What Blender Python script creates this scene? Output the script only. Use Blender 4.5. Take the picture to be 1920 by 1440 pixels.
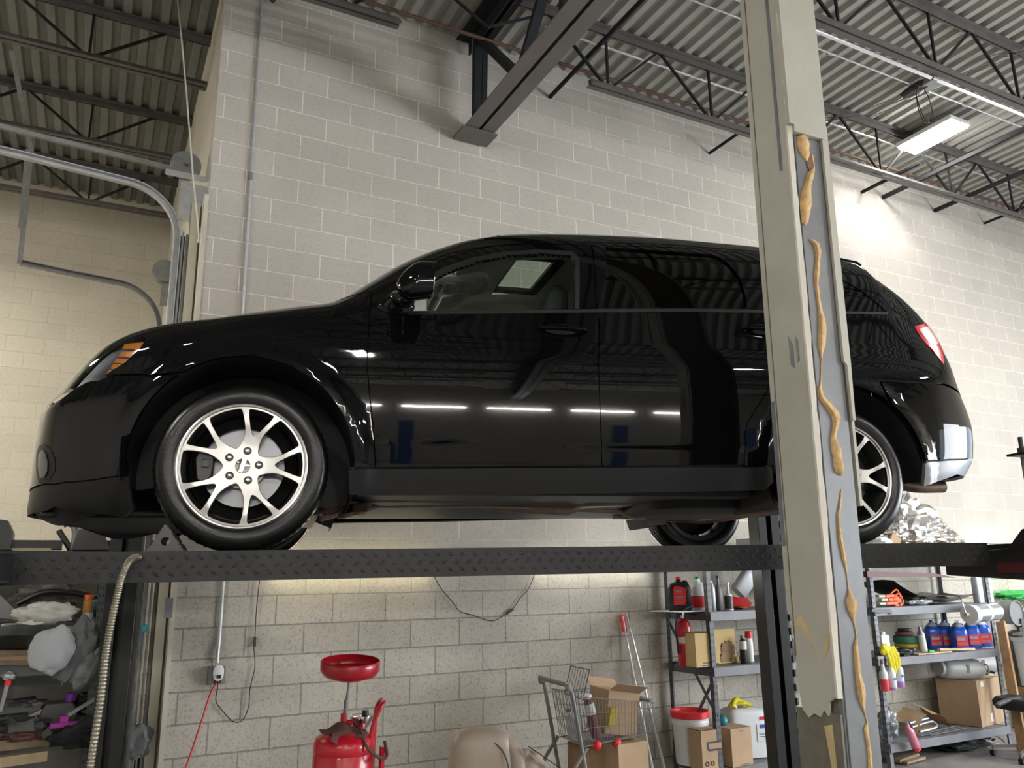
import bpy, bmesh, math, random
import numpy as np
from mathutils import Vector, Matrix
from mathutils.geometry import delaunay_2d_cdt
for o in list(bpy.data.objects): bpy.data.objects.remove(o)
random.seed(7)
SC = bpy.context.scene
COL = SC.collection
# ---------------------------------------------------------------- camera
FPX, YAW, PIT, ROL, HC = 1502.47, .478913, .236098, -.0141785, 1.73
def _rot():
    cy, sy, cp, sp = math.cos(YAW), math.sin(YAW), math.cos(PIT), math.sin(PIT)
    F = np.array([sy*cp, cy*cp, sp]); R = np.array([cy, -sy, 0.]); U = np.cross(R, F)
    cr, sr = math.cos(ROL), math.sin(ROL)
    return cr*R+sr*U, -sr*R+cr*U, F
CR, CU, CF = _rot()
CC = np.array([0, 0, HC])
cam = bpy.data.objects.new('camera', bpy.data.cameras.new('camera'))
COL.objects.link(cam)
cam.matrix_world = Matrix(((CR[0], CU[0], -CF[0], 0), (CR[1], CU[1], -CF[1], 0), (CR[2], CU[2], -CF[2], HC), (0, 0, 0, 1)))
cam.data.sensor_fit = 'HORIZONTAL'; cam.data.sensor_width = 36; cam.data.lens = FPX/1920*36
cam.data.clip_start = .05; cam.data.clip_end = 200
SC.camera = cam
# ---------------------------------------------------------------- view, world, daylight
SC.view_settings.view_transform = 'Standard'; SC.view_settings.look = 'None'
SC.view_settings.gamma = 1; SC.view_settings.use_curve_mapping = False
SC.view_settings.exposure = 0.88
W = bpy.data.worlds.new('world'); SC.world = W; W.use_nodes = True
W.node_tree.nodes['Background'].inputs[0].default_value = (.72, .85, 1, 1)
W.node_tree.nodes['Background'].inputs[1].default_value = 1.6
def area(name, loc, direction, sx, sy, power, color=(1, 1, 1)):
    l = bpy.data.lights.new(name, 'AREA'); l.shape = 'RECTANGLE'; l.size = sx; l.size_y = sy; l.energy = power; l.color = color
    o = bpy.data.objects.new(name, l); COL.objects.link(o); o.location = loc
    o.rotation_euler = Vector(direction).to_track_quat('-Z', 'Y').to_euler(); return o
# daylight entering by the open overhead door at the right end of the building
area('daylight_right_door', (12.9, -2.2, 2.3), (-1, .30, .05), 6.0, 3.0, 470, (.93, .96, 1))
LAMPW = 30.0
def ray(x, y): return CF+CR*(x-960)/FPX+CU*(720-y)/FPX
def at(x, y, Y):
    d = ray(x, y); return CC+d*(Y/d[1])
def atz(x, y, z):
    d = ray(x, y); return CC+d*((z-HC)/d[2])
def atx(x, y, X):
    d = ray(x, y); return CC+d*(X/d[0])
# ---------------------------------------------------------------- materials
def mat(name, col, rough=.5, metal=0., spec=.5, coat=0., bump=0., bscale=40., var=0., vscale=6., emis=None, es=0., alpha=1, trans=0., bdist=.004, sheen=0.):
    m = bpy.data.materials.new(name); m.use_nodes = True; nt = m.node_tree; b = nt.nodes['Principled BSDF']
    b.inputs['Base Color'].default_value = (*col, 1); b.inputs['Roughness'].default_value = rough
    b.inputs['Metallic'].default_value = metal; b.inputs['Specular IOR Level'].default_value = spec
    b.inputs['Coat Weight'].default_value = coat; b.inputs['Coat Roughness'].default_value = .02
    b.inputs['Transmission Weight'].default_value = trans
    b.inputs['Alpha'].default_value = alpha
    if emis: b.inputs['Emission Color'].default_value = (*emis, 1); b.inputs['Emission Strength'].default_value = es
    tc = nt.nodes.new('ShaderNodeTexCoord')
    if var:
        n = nt.nodes.new('ShaderNodeTexNoise'); n.inputs['Scale'].default_value = vscale; n.inputs['Detail'].default_value = 6; n.inputs['Roughness'].default_value = .65
        nt.links.new(tc.outputs['Object'], n.inputs['Vector'])
        mr = nt.nodes.new('ShaderNodeMapRange'); mr.inputs[1].default_value = .3; mr.inputs[2].default_value = .7; mr.inputs[3].default_value = 1-var; mr.inputs[4].default_value = 1+var
        nt.links.new(n.outputs['Fac'], mr.inputs[0])
        mx = nt.nodes.new('ShaderNodeVectorMath'); mx.operation = 'SCALE'; mx.inputs[0].default_value = col
        nt.links.new(mr.outputs[0], mx.inputs['Scale']); nt.links.new(mx.outputs[0], b.inputs['Base Color'])
    if bump:
        n = nt.nodes.new('ShaderNodeTexNoise'); n.inputs['Scale'].default_value = bscale; n.inputs['Detail'].default_value = 5
        nt.links.new(tc.outputs['Object'], n.inputs['Vector'])
        bp = nt.nodes.new('ShaderNodeBump'); bp.inputs['Strength'].default_value = bump; bp.inputs['Distance'].default_value = bdist
        nt.links.new(n.outputs['Fac'], bp.inputs['Height']); nt.links.new(bp.outputs[0], b.inputs['Normal'])
    return m
def glassm(name, tint, refl=1.5):
    m = bpy.data.materials.new(name); m.use_nodes = True; nt = m.node_tree; nt.nodes.clear()
    o = nt.nodes.new('ShaderNodeOutputMaterial'); mx = nt.nodes.new('ShaderNodeMixShader'); t = nt.nodes.new('ShaderNodeBsdfTransparent'); g = nt.nodes.new('ShaderNodeBsdfGlossy')
    fr = nt.nodes.new('ShaderNodeFresnel'); gm = nt.nodes.new('ShaderNodeNewGeometry'); mr = nt.nodes.new('ShaderNodeMapRange'); mr.inputs[3].default_value = refl; mr.inputs[4].default_value = 1/refl; nt.links.new(gm.outputs['Backfacing'], mr.inputs[0]); nt.links.new(mr.outputs[0], fr.inputs[0])
    t.inputs[0].default_value = (*tint, 1); g.inputs['Roughness'].default_value = .01
    nt.links.new(fr.outputs[0], mx.inputs[0]); nt.links.new(t.outputs[0], mx.inputs[1]); nt.links.new(g.outputs[0], mx.inputs[2]); nt.links.new(mx.outputs[0], o.inputs[0])
    return m
def block_mat(name, xoff, base, dark, mortar_hi=1.12):
    m = bpy.data.materials.new(name); m.use_nodes = True; nt = m.node_tree; b = nt.nodes['Principled BSDF']; L = nt.links.new
    N = lambda t: nt.nodes.new(t)
    tc = N('ShaderNodeTexCoord'); sp = N('ShaderNodeSeparateXYZ'); L(tc.outputs['Object'], sp.inputs[0])
    cb = N('ShaderNodeCombineXYZ'); ad = N('ShaderNodeMath'); ad.operation = 'ADD'; ad.inputs[1].default_value = xoff
    L(sp.outputs[0], ad.inputs[0]); L(ad.outputs[0], cb.inputs[0]); L(sp.outputs[2], cb.inputs[1])
    nz = N('ShaderNodeTexNoise'); nz.inputs['Scale'].default_value = 7; L(tc.outputs['Object'], nz.inputs['Vector'])
    wob = N('ShaderNodeVectorMath'); wob.operation = 'MULTIPLY_ADD'; wob.inputs[1].default_value = (.006, .006, 0); L(nz.outputs['Color'], wob.inputs[0]); L(cb.outputs[0], wob.inputs[2])
    br = N('ShaderNodeTexBrick'); br.inputs['Scale'].default_value = 1; br.inputs['Mortar Size'].default_value = .0058; br.inputs['Mortar Smooth'].default_value = .35
    br.inputs['Brick Width'].default_value = .4064; br.inputs['Row Height'].default_value = .2032; br.inputs['Bias'].default_value = 0
    br.inputs['Color1'].default_value = (1, 1, 1, 1); br.inputs['Color2'].default_value = (.93, .93, .93, 1); br.inputs['Mortar'].default_value = (1, 1, 1, 1)
    L(wob.outputs[0], br.inputs['Vector'])
    hg = N('ShaderNodeMapRange'); hg.inputs[1].default_value = 1.5; hg.inputs[2].default_value = 2.3; L(sp.outputs[2], hg.inputs[0])
    # dirt: unpainted-looking soiled lower courses, speckle of the block grain
    n1 = N('ShaderNodeTexNoise'); n1.inputs['Scale'].default_value = 55; n1.inputs['Detail'].default_value = 8; n1.inputs['Roughness'].default_value = .75; L(tc.outputs['Object'], n1.inputs['Vector'])
    n2 = N('ShaderNodeTexNoise'); n2.inputs['Scale'].default_value = 1.7; n2.inputs['Detail'].default_value = 5; L(tc.outputs['Object'], n2.inputs['Vector'])
    r1 = N('ShaderNodeMapRange'); r1.inputs[1].default_value = .33; r1.inputs[2].default_value = .5; r1.inputs[3].default_value = .58; r1.inputs[4].default_value = 1; L(n1.outputs['Fac'], r1.inputs[0])
    r2 = N('ShaderNodeMapRange'); r2.inputs[1].default_value = .3; r2.inputs[2].default_value = .62; r2.inputs[3].default_value = .82; r2.inputs[4].default_value = 1.04; L(n2.outputs['Fac'], r2.inputs[0])
    mu = N('ShaderNodeMath'); mu.operation = 'MULTIPLY'; L(r1.outputs[0], mu.inputs[0]); L(r2.outputs[0], mu.inputs[1])
    soft = N('ShaderNodeMapRange'); soft.inputs[1].default_value = 0; soft.inputs[2].default_value = 1; soft.inputs[3].default_value = .55; soft.inputs[4].default_value = 1; L(mu.outputs[0], soft.inputs[0])
    sel = N('ShaderNodeMix'); L(hg.outputs[0], sel.inputs[0]); L(mu.outputs[0], sel.inputs[2]); L(soft.outputs[0], sel.inputs[3])
    cm = N('ShaderNodeMix'); cm.data_type = 'RGBA'; cm.inputs[6].default_value = (*dark, 1); cm.inputs[7].default_value = (*base, 1); L(hg.outputs[0], cm.inputs[0])
    m1 = N('ShaderNodeVectorMath'); m1.operation = 'SCALE'; L(cm.outputs[2], m1.inputs[0]); L(sel.outputs[0], m1.inputs['Scale'])
    m2 = N('ShaderNodeVectorMath'); m2.operation = 'MULTIPLY'; L(m1.outputs[0], m2.inputs[0]); L(br.outputs['Color'], m2.inputs[1])
    # the joint line: clean paint ridge above, grey line below
    jc = N('ShaderNodeMapRange'); jc.inputs[3].default_value = .62; jc.inputs[4].default_value = mortar_hi; L(hg.outputs[0], jc.inputs[0])
    jm = N('ShaderNodeMapRange'); jm.inputs[3].default_value = 1; L(br.outputs['Fac'], jm.inputs[0]); L(jc.outputs[0], jm.inputs[4])
    m3 = N('ShaderNodeVectorMath'); m3.operation = 'SCALE'; L(m2.outputs[0], m3.inputs[0]); L(jm.outputs[0], m3.inputs['Scale'])
    L(m3.outputs[0], b.inputs['Base Color']); b.inputs['Roughness'].default_value = .75; b.inputs['Specular IOR Level'].default_value = .3
    bp = N('ShaderNodeBump'); bp.inputs['Strength'].default_value = .5; bp.inputs['Distance'].default_value = .004; L(n1.outputs['Fac'], bp.inputs['Height'])
    b2 = N('ShaderNodeBump'); b2.inputs['Strength'].default_value = .9; b2.inputs['Distance'].default_value = .006; b2.invert = True; L(br.outputs['Fac'], b2.inputs['Height']); L(bp.outputs[0], b2.inputs['Normal'])
    L(b2.outputs[0], b.inputs['Normal'])
    return m
M = {}
M['paint'] = mat('black_gloss_paint', (.0022, .0022, .0028), .03, spec=.37)
M['trim'] = mat('black_textured_plastic', (.0075, .0075, .008), .42, spec=.28, bump=.15, bscale=600, bdist=.0005)
M['seal'] = mat('black_rubber_seal', (.012, .012, .012), .5)
M['darkglass'] = glassm('privacy_glass', (.07, .075, .075))
M['glass'] = glassm('window_glass', (.84, .88, .86))
M['clear'] = glassm('clear_lens', (.72, .74, .76))
M['roofglass'] = glassm('sunroof_glass', (.46, .54, .46))
M['tire'] = mat('tire_rubber', (.008, .008, .008), .24, spec=.4, bump=.2, bscale=160)
M['tiredull'] = mat('tire_tread_rubber', (.018, .018, .018), .75)
M['alloy'] = mat('machined_alloy', (.60, .585, .56), .3, metal=1., bump=.05, bscale=300)
M['pocket'] = mat('dark_wheel_paint', (.05, .05, .05), .35, metal=.6)
M['chrome'] = mat('chrome', (.8, .8, .8), .06, metal=1)
M['disc'] = mat('brake_disc_steel', (.22, .22, .23), .32, metal=1)
M['castiron'] = mat('cast_iron', (.09, .088, .085), .55, metal=.5, bump=.3, bscale=80)
M['rust'] = mat('rusty_steel', (.11, .06, .042), .7, metal=.3, var=.35, vscale=14, bump=.3)
M['exh'] = mat('exhaust_bronze', (.20, .14, .11), .4, metal=.85, var=.25, vscale=9)
M['amber'] = mat('amber_lens', (.75, .24, .02), .2, spec=.6, coat=.4)
M['redlens'] = mat('red_lens', (.50, .004, .010), .16, spec=.4)
M['redin'] = mat('red_lens_inner', (.22, .002, .006), .35)
M['lamp_in'] = mat('headlamp_inner_chrome', (.25, .26, .28), .16, metal=.9)
M['silver'] = mat('silver_plastic', (.15, .15, .155), .32, metal=.3)
M['seatc'] = mat('seat_fabric', (.05, .06, .055), .8)
M['liner'] = mat('grey_headliner', (.72, .72, .66), .9)
M['liner2'] = mat('grey_trim_panel', (.46, .47, .44), .6)
M['under'] = mat('black_underbody', (.012, .012, .014), .6, bump=.2)
M['tank'] = mat('grey_tank_plastic', (.12, .125, .13), .45)
M['blacksteel'] = mat('black_powder_steel', (.012, .0125, .013), .35, spec=.5, var=.3, vscale=5, bump=.12, bscale=60)
M['rampsteel'] = mat('scuffed_black_steel', (.012, .012, .0125), .42, spec=.4, var=.45, vscale=4, bump=.25, bscale=50)
M['grsteel'] = mat('dark_grey_powder_steel', (.085, .088, .095), .42, var=.12, vscale=9)
M['rackgrey'] = mat('grey_rack_steel', (.17, .175, .19), .45, var=.2, vscale=5)
M['galv'] = mat('galvanised_steel', (.50, .51, .51), .42, metal=.35, var=.15, vscale=20)
M['galvd'] = mat('dull_galvanised_steel', (.25, .25, .245), .5, metal=.4, var=.2, vscale=12)
M['conduit'] = mat('bright_conduit', (.75, .76, .77), .25, metal=.9)
M['joist'] = mat('grey_painted_joist_steel', (.105, .092, .085), .55, var=.25, vscale=5)
M['girder'] = mat('grey_painted_girder_steel', (.13, .115, .105), .45, var=.1, vscale=3)
M['joistd'] = mat('dark_joist_rod', (.020, .021, .023), .8, spec=.2, var=.2)
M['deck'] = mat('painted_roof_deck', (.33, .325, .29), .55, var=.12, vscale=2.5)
M['deckd'] = mat('shaded_roof_deck', (.17, .17, .148), .6, var=.15, vscale=2.5)  # left bay's weaker light put into a darker deck colour
M['block'] = block_mat('painted_block', 0.0, (.555, .515, .455), (.60, .56, .48), 1.50)
M['blockfar'] = block_mat('cream_painted_block', .13, (.64, .59, .47), (.64, .59, .47), 1.0)
M['endwall'] = mat('painted_end_wall', (.60, .58, .53), .8, bump=.2)
M['ivory'] = mat('ivory_paint', (.60, .57, .46), .5, var=.08)
M['wood'] = mat('raw_timber', (.42, .25, .12), .7, var=.25, vscale=15, bump=.2)
M['woodpale'] = mat('pale_board', (.55, .42, .26), .7, var=.15, vscale=12)
M['woodold'] = mat('weathered_timber', (.30, .22, .14), .8, var=.3, vscale=12)
M['conc'] = mat('concrete_floor', (.26, .25, .24), .45, var=.35, vscale=1.3, bump=.2, bscale=30)
M['plaster'] = mat('painted_plaster', (.43, .415, .345), .65, var=.07, vscale=3, bump=.35, bscale=25)
M['plasteredge'] = mat('torn_plaster_edge', (.70, .66, .58), .9, bump=.8, bscale=60)
M['yelpaper'] = mat('yellowed_paper', (.50, .40, .20), .8, var=.2)
M['colsteel'] = mat('grey_primed_steel', (.165, .17, .178), .42, var=.18, vscale=5, bump=.1)
M['coldark'] = mat('stained_grey_steel', (.145, .13, .10), .6, var=.35, vscale=6, bump=.2)
M['foam'] = mat('tan_expanding_foam', (.56, .36, .16), .8, var=.3, vscale=30, bump=.6, bscale=60)
M['foamd'] = mat('brown_foam_skin', (.18, .085, .05), .5)
M['redp'] = mat('red_enamel', (.50, .010, .022), .28, spec=.5, coat=.3, var=.15, vscale=6)
M['redpl'] = mat('red_plastic', (.72, .02, .025), .4)
M['reddull'] = mat('dull_red_steel', (.09, .010, .013), .5)
M['leather'] = mat('tan_leather', (.33, .27, .21), .42, var=.08, bump=.3, bscale=90)
M['rag'] = mat('brown_rag', (.13, .06, .05), .9, var=.2)
M['card'] = mat('cardboard', (.45, .31, .19), .8, var=.08, vscale=5)
M['cardy'] = mat('yellow_cardboard', (.58, .42, .19), .75, var=.06, vscale=4)
M['cardd'] = mat('dark_brown_board', (.30, .20, .11), .8, var=.3, vscale=7)  # darker brown than the plain cardboard
M['white'] = mat('white_plastic', (.78, .78, .78), .4, var=.05)
M['whitet'] = mat('translucent_white_plastic', (.66, .69, .72), .35)
M['paper'] = mat('white_paper', (.72, .72, .70), .7)
M['blk'] = mat('black_plastic', (.016, .016, .017), .4)
M['dgrey'] = mat('dark_grey_plastic', (.06, .06, .062), .4)
M['grey'] = mat('grey_plastic', (.22, .22, .22), .5)
M['sil'] = mat('silver_bottle', (.33, .33, .34), .3, metal=.5)
M['blue'] = mat('blue_liquid_bottle', (.02, .12, .62), .15, coat=.6)
M['bluec'] = mat('blue_print', (.02, .10, .45), .4)
M['pink'] = mat('pink_liquid_bottle', (.72, .25, .35), .25, coat=.3)
M['redliq'] = mat('red_liquid_bottle', (.72, .06, .08), .25, coat=.3)
M['lilac'] = mat('lilac_liquid_bottle', (.45, .22, .50), .25, coat=.3)
M['purple'] = mat('purple_label', (.22, .04, .38), .4)
M['magenta'] = mat('magenta_paint', (.40, .03, .33), .4)
M['yellow'] = mat('yellow_fabric', (.72, .62, .02), .7)
M['yelpad'] = mat('yellow_pad', (.55, .42, .05), .7)
M['green'] = mat('green_plastic', (.03, .42, .08), .4)
M['greenpad'] = mat('green_pad', (.05, .20, .13), .8)
M['maroon'] = mat('maroon_pad', (.20, .08, .08), .8)
M['teal'] = mat('teal_plastic', (.02, .17, .20), .4)
M['cyan'] = mat('cyan_tape', (.02, .42, .50), .5)
M['orange'] = mat('orange_fabric', (.85, .14, .03), .5)
M['orangep'] = mat('orange_brown_liquid', (.50, .22, .05), .3)
M['foil'] = mat('crumpled_foil', (.70, .69, .67), .22, metal=.9, bump=.3, bscale=9, bdist=.02)
M['film'] = mat('grey_poly_film', (.22, .215, .19), .28, spec=.6, bump=.5, bscale=4, bdist=.04)
M['filmroll'] = mat('clear_film_roll', (.42, .46, .50), .12, metal=.5, coat=.6)
M['bagw'] = mat('white_crumpled_sheet', (.62, .61, .55), .6, bump=.3, bscale=12, bdist=.01)
M['sheetw'] = mat('pale_grey_cloth', (.50, .51, .53), .85)
M['sheetg'] = mat('grey_cloth', (.17, .175, .17), .85, var=.1)
M['blkcloth'] = mat('black_cloth', (.016, .016, .018), .8)
M['cord'] = mat('black_cord', (.012, .010, .014), .5)
M['redcord'] = mat('red_cord', (.60, .02, .02), .4)
M['hose'] = mat('ribbed_metal_hose', (.38, .35, .28), .35, metal=.8, var=.2)
M['tank2'] = mat('painted_gas_cylinder', (.36, .365, .36), .45, var=.06)
M['bluesteel'] = mat('blue_painted_steel', (.015, .06, .22), .4)
M['tube'] = mat('lit_tube', (1, 1, 1), .5, emis=(1, .98, .94), es=LAMPW*5)
M['tubes'] = mat('lit_ceiling_tube', (1, 1, 1), .5, emis=(1, .97, .91), es=LAMPW*5)
M['tubew'] = mat('lit_wall_side_tube', (1, 1, 1), .5, emis=(1, .97, .93), es=48)
M['ledv'] = mat('lit_vertical_led_strip', (1, 1, 1), .5, emis=(1, .98, .92), es=9)
M['matte'] = mat('matte_black', (.008, .008, .008), .9, spec=.1)
M['led'] = mat('lit_led_strip', (1, 1, 1), .5, emis=(1, .97, .88), es=14)
M['ledw'] = mat('lit_warm_led_strip', (1, .95, .75), .5, emis=(1, .90, .60), es=14)
M['fixt'] = mat('white_enamel_fixture', (.8, .8, .8), .4)
# ---------------------------------------------------------------- mesh building
class MB:
    def __init__(s): s.v = []; s.f = []; s.m = []
    def add(s, vs, fs, mi=0):
        b = len(s.v); s.v += [tuple(map(float, p)) for p in vs]; s.f += [[i+b for i in q] for q in fs]; s.m += [mi]*len(fs); return s
    def box(s, c, sz, rz=0, mi=0, rot=None):
        R = rot if rot is not None else Matrix.Rotation(rz, 3, 'Z'); c = Vector(c); h = [q/2 for q in sz]
        vs = [c+R @ Vector((x*h[0], y*h[1], z*h[2])) for x in (-1, 1) for y in (-1, 1) for z in (-1, 1)]
        return s.add(vs, [(0, 1, 3, 2), (4, 6, 7, 5), (0, 4, 5, 1), (2, 3, 7, 6), (0, 2, 6, 4), (1, 5, 7, 3)], mi)
    def bar(s, a, b, w, h, mi=0, up=(0, 0, 1)):
        a, b = Vector(a), Vector(b); d = b-a; L = d.length; x = d.normalized(); z = Vector(up); y = z.cross(x)
        if y.length < 1e-4: y = Vector((0, 1, 0)).cross(x)
        y.normalize(); z = x.cross(y); R = Matrix((x, y, z)).transposed()
        return s.box((a+b)/2, (L, w, h), rot=R, mi=mi)
    def cyl(s, a, b, r, r2=None, n=16, mi=0, caps=True):
        return s.tube([a, b], r, n, mi, caps, [r, r if r2 is None else r2])
    def tube(s, pts, r, n=10, mi=0, caps=True, radii=None, closed=False):
        pts = [Vector(p) for p in pts]; k = len(pts); b = len(s.v); prev = None
        for i, p in enumerate(pts):
            if closed: t = pts[(i+1) % k]-pts[i-1]
            else: t = pts[min(i+1, k-1)]-pts[max(i-1, 0)]
            t.normalize()
            if prev is None:
                u = t.orthogonal().normalized()
            else:
                u = prev-t*prev.dot(t)
                u = u.normalized() if u.length > 1e-6 else t.orthogonal().normalized()
            prev = u; w = t.cross(u); rr = radii[i] if radii else r
            for j in range(n):
                a = 2*math.pi*j/n; s.v.append(tuple(p+(u*math.cos(a)+w*math.sin(a))*rr))
        for i in range(k if closed else k-1):
            i2 = (i+1) % k
            for j in range(n):
                s.f.append([b+i*n+j, b+i*n+(j+1) % n, b+i2*n+(j+1) % n, b+i2*n+j]); s.m.append(mi)
        if caps and not closed:
            s.f.append([b+j for j in range(n)][::-1]); s.f.append([b+(k-1)*n+j for j in range(n)]); s.m += [mi, mi]
        return s
    def lathe(s, prof, o=(0, 0, 0), axis='Z', n=24, mi=0, mats=None, sq=None, caps=True):
        o = Vector(o); b = len(s.v); k = len(prof)
        for i, (r, h) in enumerate(prof):
            for j in range(n):
                a = 2*math.pi*j/n; c, d = math.cos(a), math.sin(a)
                if sq:
                    e = sq[2] if len(sq) > 2 else .5
                    c, d = sq[0]*math.copysign(abs(c)**e, c), sq[1]*math.copysign(abs(d)**e, d)
                p = {'Z': (r*c, r*d, h), 'Y': (r*c, h, r*d), 'X': (h, r*c, r*d)}[axis]
                s.v.append(tuple(o+Vector(p)))
        for i in range(k-1):
            for j in range(n):
                q = [b+i*n+j, b+i*n+(j+1) % n, b+(i+1)*n+(j+1) % n, b+(i+1)*n+j]
                s.f.append(q if axis != 'Y' else q[::-1]); s.m.append(mats[i] if mats else mi)
        if caps and prof[0][0] > 1e-6: s.f.append([b+j for j in range(n)][::-1]); s.m.append(mats[0] if mats else mi)
        if caps and prof[-1][0] > 1e-6: s.f.append([b+(k-1)*n+j for j in range(n)]); s.m.append(mats[-1] if mats else mi)
        return s
    def prism(s, poly, d0, d1, plane='XZ', mi=0):
        P = {'XZ': lambda a, c, d: (a, d, c), 'XY': lambda a, c, d: (a, c, d), 'YZ': lambda a, c, d: (d, a, c)}[plane]
        n = len(poly); vs = [P(a, c, d0) for a, c in poly]+[P(a, c, d1) for a, c in poly]
        fs = [list(range(n))[::-1], list(range(n, 2*n))]+[[i, (i+1) % n, n+(i+1) % n, n+i] for i in range(n)]
        return s.add(vs, fs, mi)
    def grid(s, fn, nu, nv, mi=0):
        vs = [fn(i/nu, j/nv) for i in range(nu+1) for j in range(nv+1)]
        return s.add(vs, [(i*(nv+1)+j, (i+1)*(nv+1)+j, (i+1)*(nv+1)+j+1, i*(nv+1)+j+1) for i in range(nu) for j in range(nv)], mi)
    def blob(s, c, r, seed=0, amp=.25, n=20, e=1., mi=0, flat=True, freq=2.2):
        """crumpled / rounded lump: superellipsoid with folded noise"""
        from mathutils import noise
        c = Vector(c); b = len(s.v); m = n//2+2
        for i in range(m+1):
            t = math.pi*i/m
            for j in range(n):
                a = 2*math.pi*j/n; d = Vector((math.sin(t)*math.cos(a), math.sin(t)*math.sin(a), math.cos(t)))
                d2 = Vector([math.copysign(abs(q)**e, q) for q in d])
                k = 1+amp*(noise.noise(d*freq+Vector((seed*7.3, seed*3.1, 0)))*1.2+.8*abs(noise.noise(d*freq*2.3+Vector((0, seed*5.7, 3))))-.2)
                p = Vector((d2.x*r[0]*k, d2.y*r[1]*k, d2.z*r[2]*k))
                if flat: p.z = max(p.z, -r[2]*.92)
                s.v.append(tuple(c+p))
        for i in range(m):
            for j in range(n): s.f.append([b+i*n+j, b+(i+1)*n+j, b+(i+1)*n+(j+1) % n, b+i*n+(j+1) % n]); s.m.append(mi)
        return s
def link(o, parent=None):
    COL.objects.link(o)
    if parent is not None: o.parent = parent
    return o
def clean(mb, mats, name, smooth=None, weld=True):
    me = bpy.data.meshes.new(name); me.from_pydata(mb.v, [], mb.f); 
    for q in (mats if isinstance(mats, (list, tuple)) else [mats]): me.materials.append(M[q] if isinstance(q, str) else q)
    me.polygons.foreach_set('material_index', mb.m)
    bm = bmesh.new(); bm.from_mesh(me)
    if weld: bmesh.ops.remove_doubles(bm, verts=bm.verts, dist=1e-5)
    bmesh.ops.recalc_face_normals(bm, faces=bm.faces); bm.to_mesh(me); bm.free()
    if smooth is not None:
        me.polygons.foreach_set('use_smooth', [True]*len(me.polygons)); me.set_sharp_from_angle(angle=math.radians(smooth))
    return me
def part(name, mb, mats, parent, smooth=40, bevel=0, label=None, seg=2):
    o = bpy.data.objects.new(name, clean(mb, mats, name, smooth)); link(o, parent)
    if bevel: bev(o, bevel, seg)
    if label: o['label'] = label
    return o
def bev(o, w, seg=2):
    b = o.modifiers.new('bevel', 'BEVEL'); b.width = w; b.segments = seg; b.limit_method = 'ANGLE'; b.angle_limit = math.radians(40)
    return o
def tag(o, label, cat, group=None):
    o['label'] = label; o['category'] = cat
    if group: o['group'] = group
    return o
def thing(name, label, cat, loc=(0, 0, 0), rz=0, group=None, rot=None):
    o = bpy.data.objects.new(name, None); COL.objects.link(o); o.empty_display_size = .1; o.location = loc
    o.rotation_euler = rot if rot else (0, 0, rz); return tag(o, label, cat, group)
def one(name, mb, mats, label, cat, group=None, smooth=40, bevel=0, loc=None, rz=0, rot=None, seg=2):
    """a thing that is one mesh; without loc the mesh is in world coordinates and gets its origin at its base"""
    if loc is None:
        a = np.array(mb.v); c = [(a[:, 0].min()+a[:, 0].max())/2, (a[:, 1].min()+a[:, 1].max())/2, a[:, 2].min()]
        mb.v = [tuple(p) for p in a-c]; loc = c
    o = bpy.data.objects.new(name, clean(mb, mats, name, smooth)); link(o); o.location = loc; o.rotation_euler = rot if rot else (0, 0, rz)
    if bevel: bev(o, bevel, seg)
    return tag(o, label, cat, group)
def structure(name, mb, mats, smooth=None):
    o = bpy.data.objects.new(name, clean(mb, mats, name, smooth)); link(o); o['kind'] = 'structure'; return o
def dup(root, loc, rz=0, label=None, group=None, rot=None):
    r = root.copy(); COL.objects.link(r); r.location = loc; r.rotation_euler = rot if rot else (0, 0, rz)
    if label: r['label'] = label
    if group: r['group'] = group
    for ch in list(root.children):
        c = ch.copy(); COL.objects.link(c); c.parent = r
        for g in list(ch.children):
            d = g.copy(); COL.objects.link(d); d.parent = c
    return r
def spline(pts, n=8):
    """Catmull-Rom through the points"""
    P = [Vector(p) for p in pts]; P = [P[0]*2-P[1]]+P+[P[-1]*2-P[-2]]; out = []
    for i in range(1, len(P)-2):
        for k in range(n):
            t = k/n; a, b, c, d = P[i-1:i+3]
            out.append(.5*((2*b)+(c-a)*t+(2*a-5*b+4*c-d)*t*t+(3*b-a-3*c+d)*t**3))
    return out+[P[-2]]
# ================================================================= THE BUILDING
YW = 6.043          # face of the block wall behind the car
ZC = 6.71           # underside of roof deck
XC = .55            # left corner of that wall
structure('wall_back', MB().box(((XC+16)/2, YW+.1, ZC/2), (16-XC, .2, ZC)), 'block')
structure('wall_left_bay', MB().box((-4.5, 11.16, ZC/2), (11.4, .2, ZC)), 'blockfar')
structure('wall_return', MB().box((XC+.1, 6.35, ZC/2), (.2, .2, ZC)).box((XC+.1, 10.25, ZC/2), (.2, 1.6, ZC)).box((XC+.1, 7.95, 5.62), (.2, 3.0, 2.18)), 'blockfar')
structure('wall_left', MB().box((-10.3, -2.4, ZC/2), (.2, 27.2, ZC)), 'endwall')
structure('wall_front', MB().box((1.5, -14.6, ZC/2), (24, .2, ZC)), 'endwall')
structure('wall_right', MB().box((13.2, -11.0, ZC/2), (.2, 7.4, ZC)).box((13.2, 5.2, ZC/2), (.2, 1.8, ZC)).box((13.2, -1.5, 5.2), (.2, 11.8, 3.0)), 'endwall')
structure('floor', MB().box((1.5, -1.7, -.05), (24, 26, .1)), 'conc')
structure('door_1', MB().box((XC+.12, 7.95, 2.26), (.05, 2.98, 4.52)), 'ivory')
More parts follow.
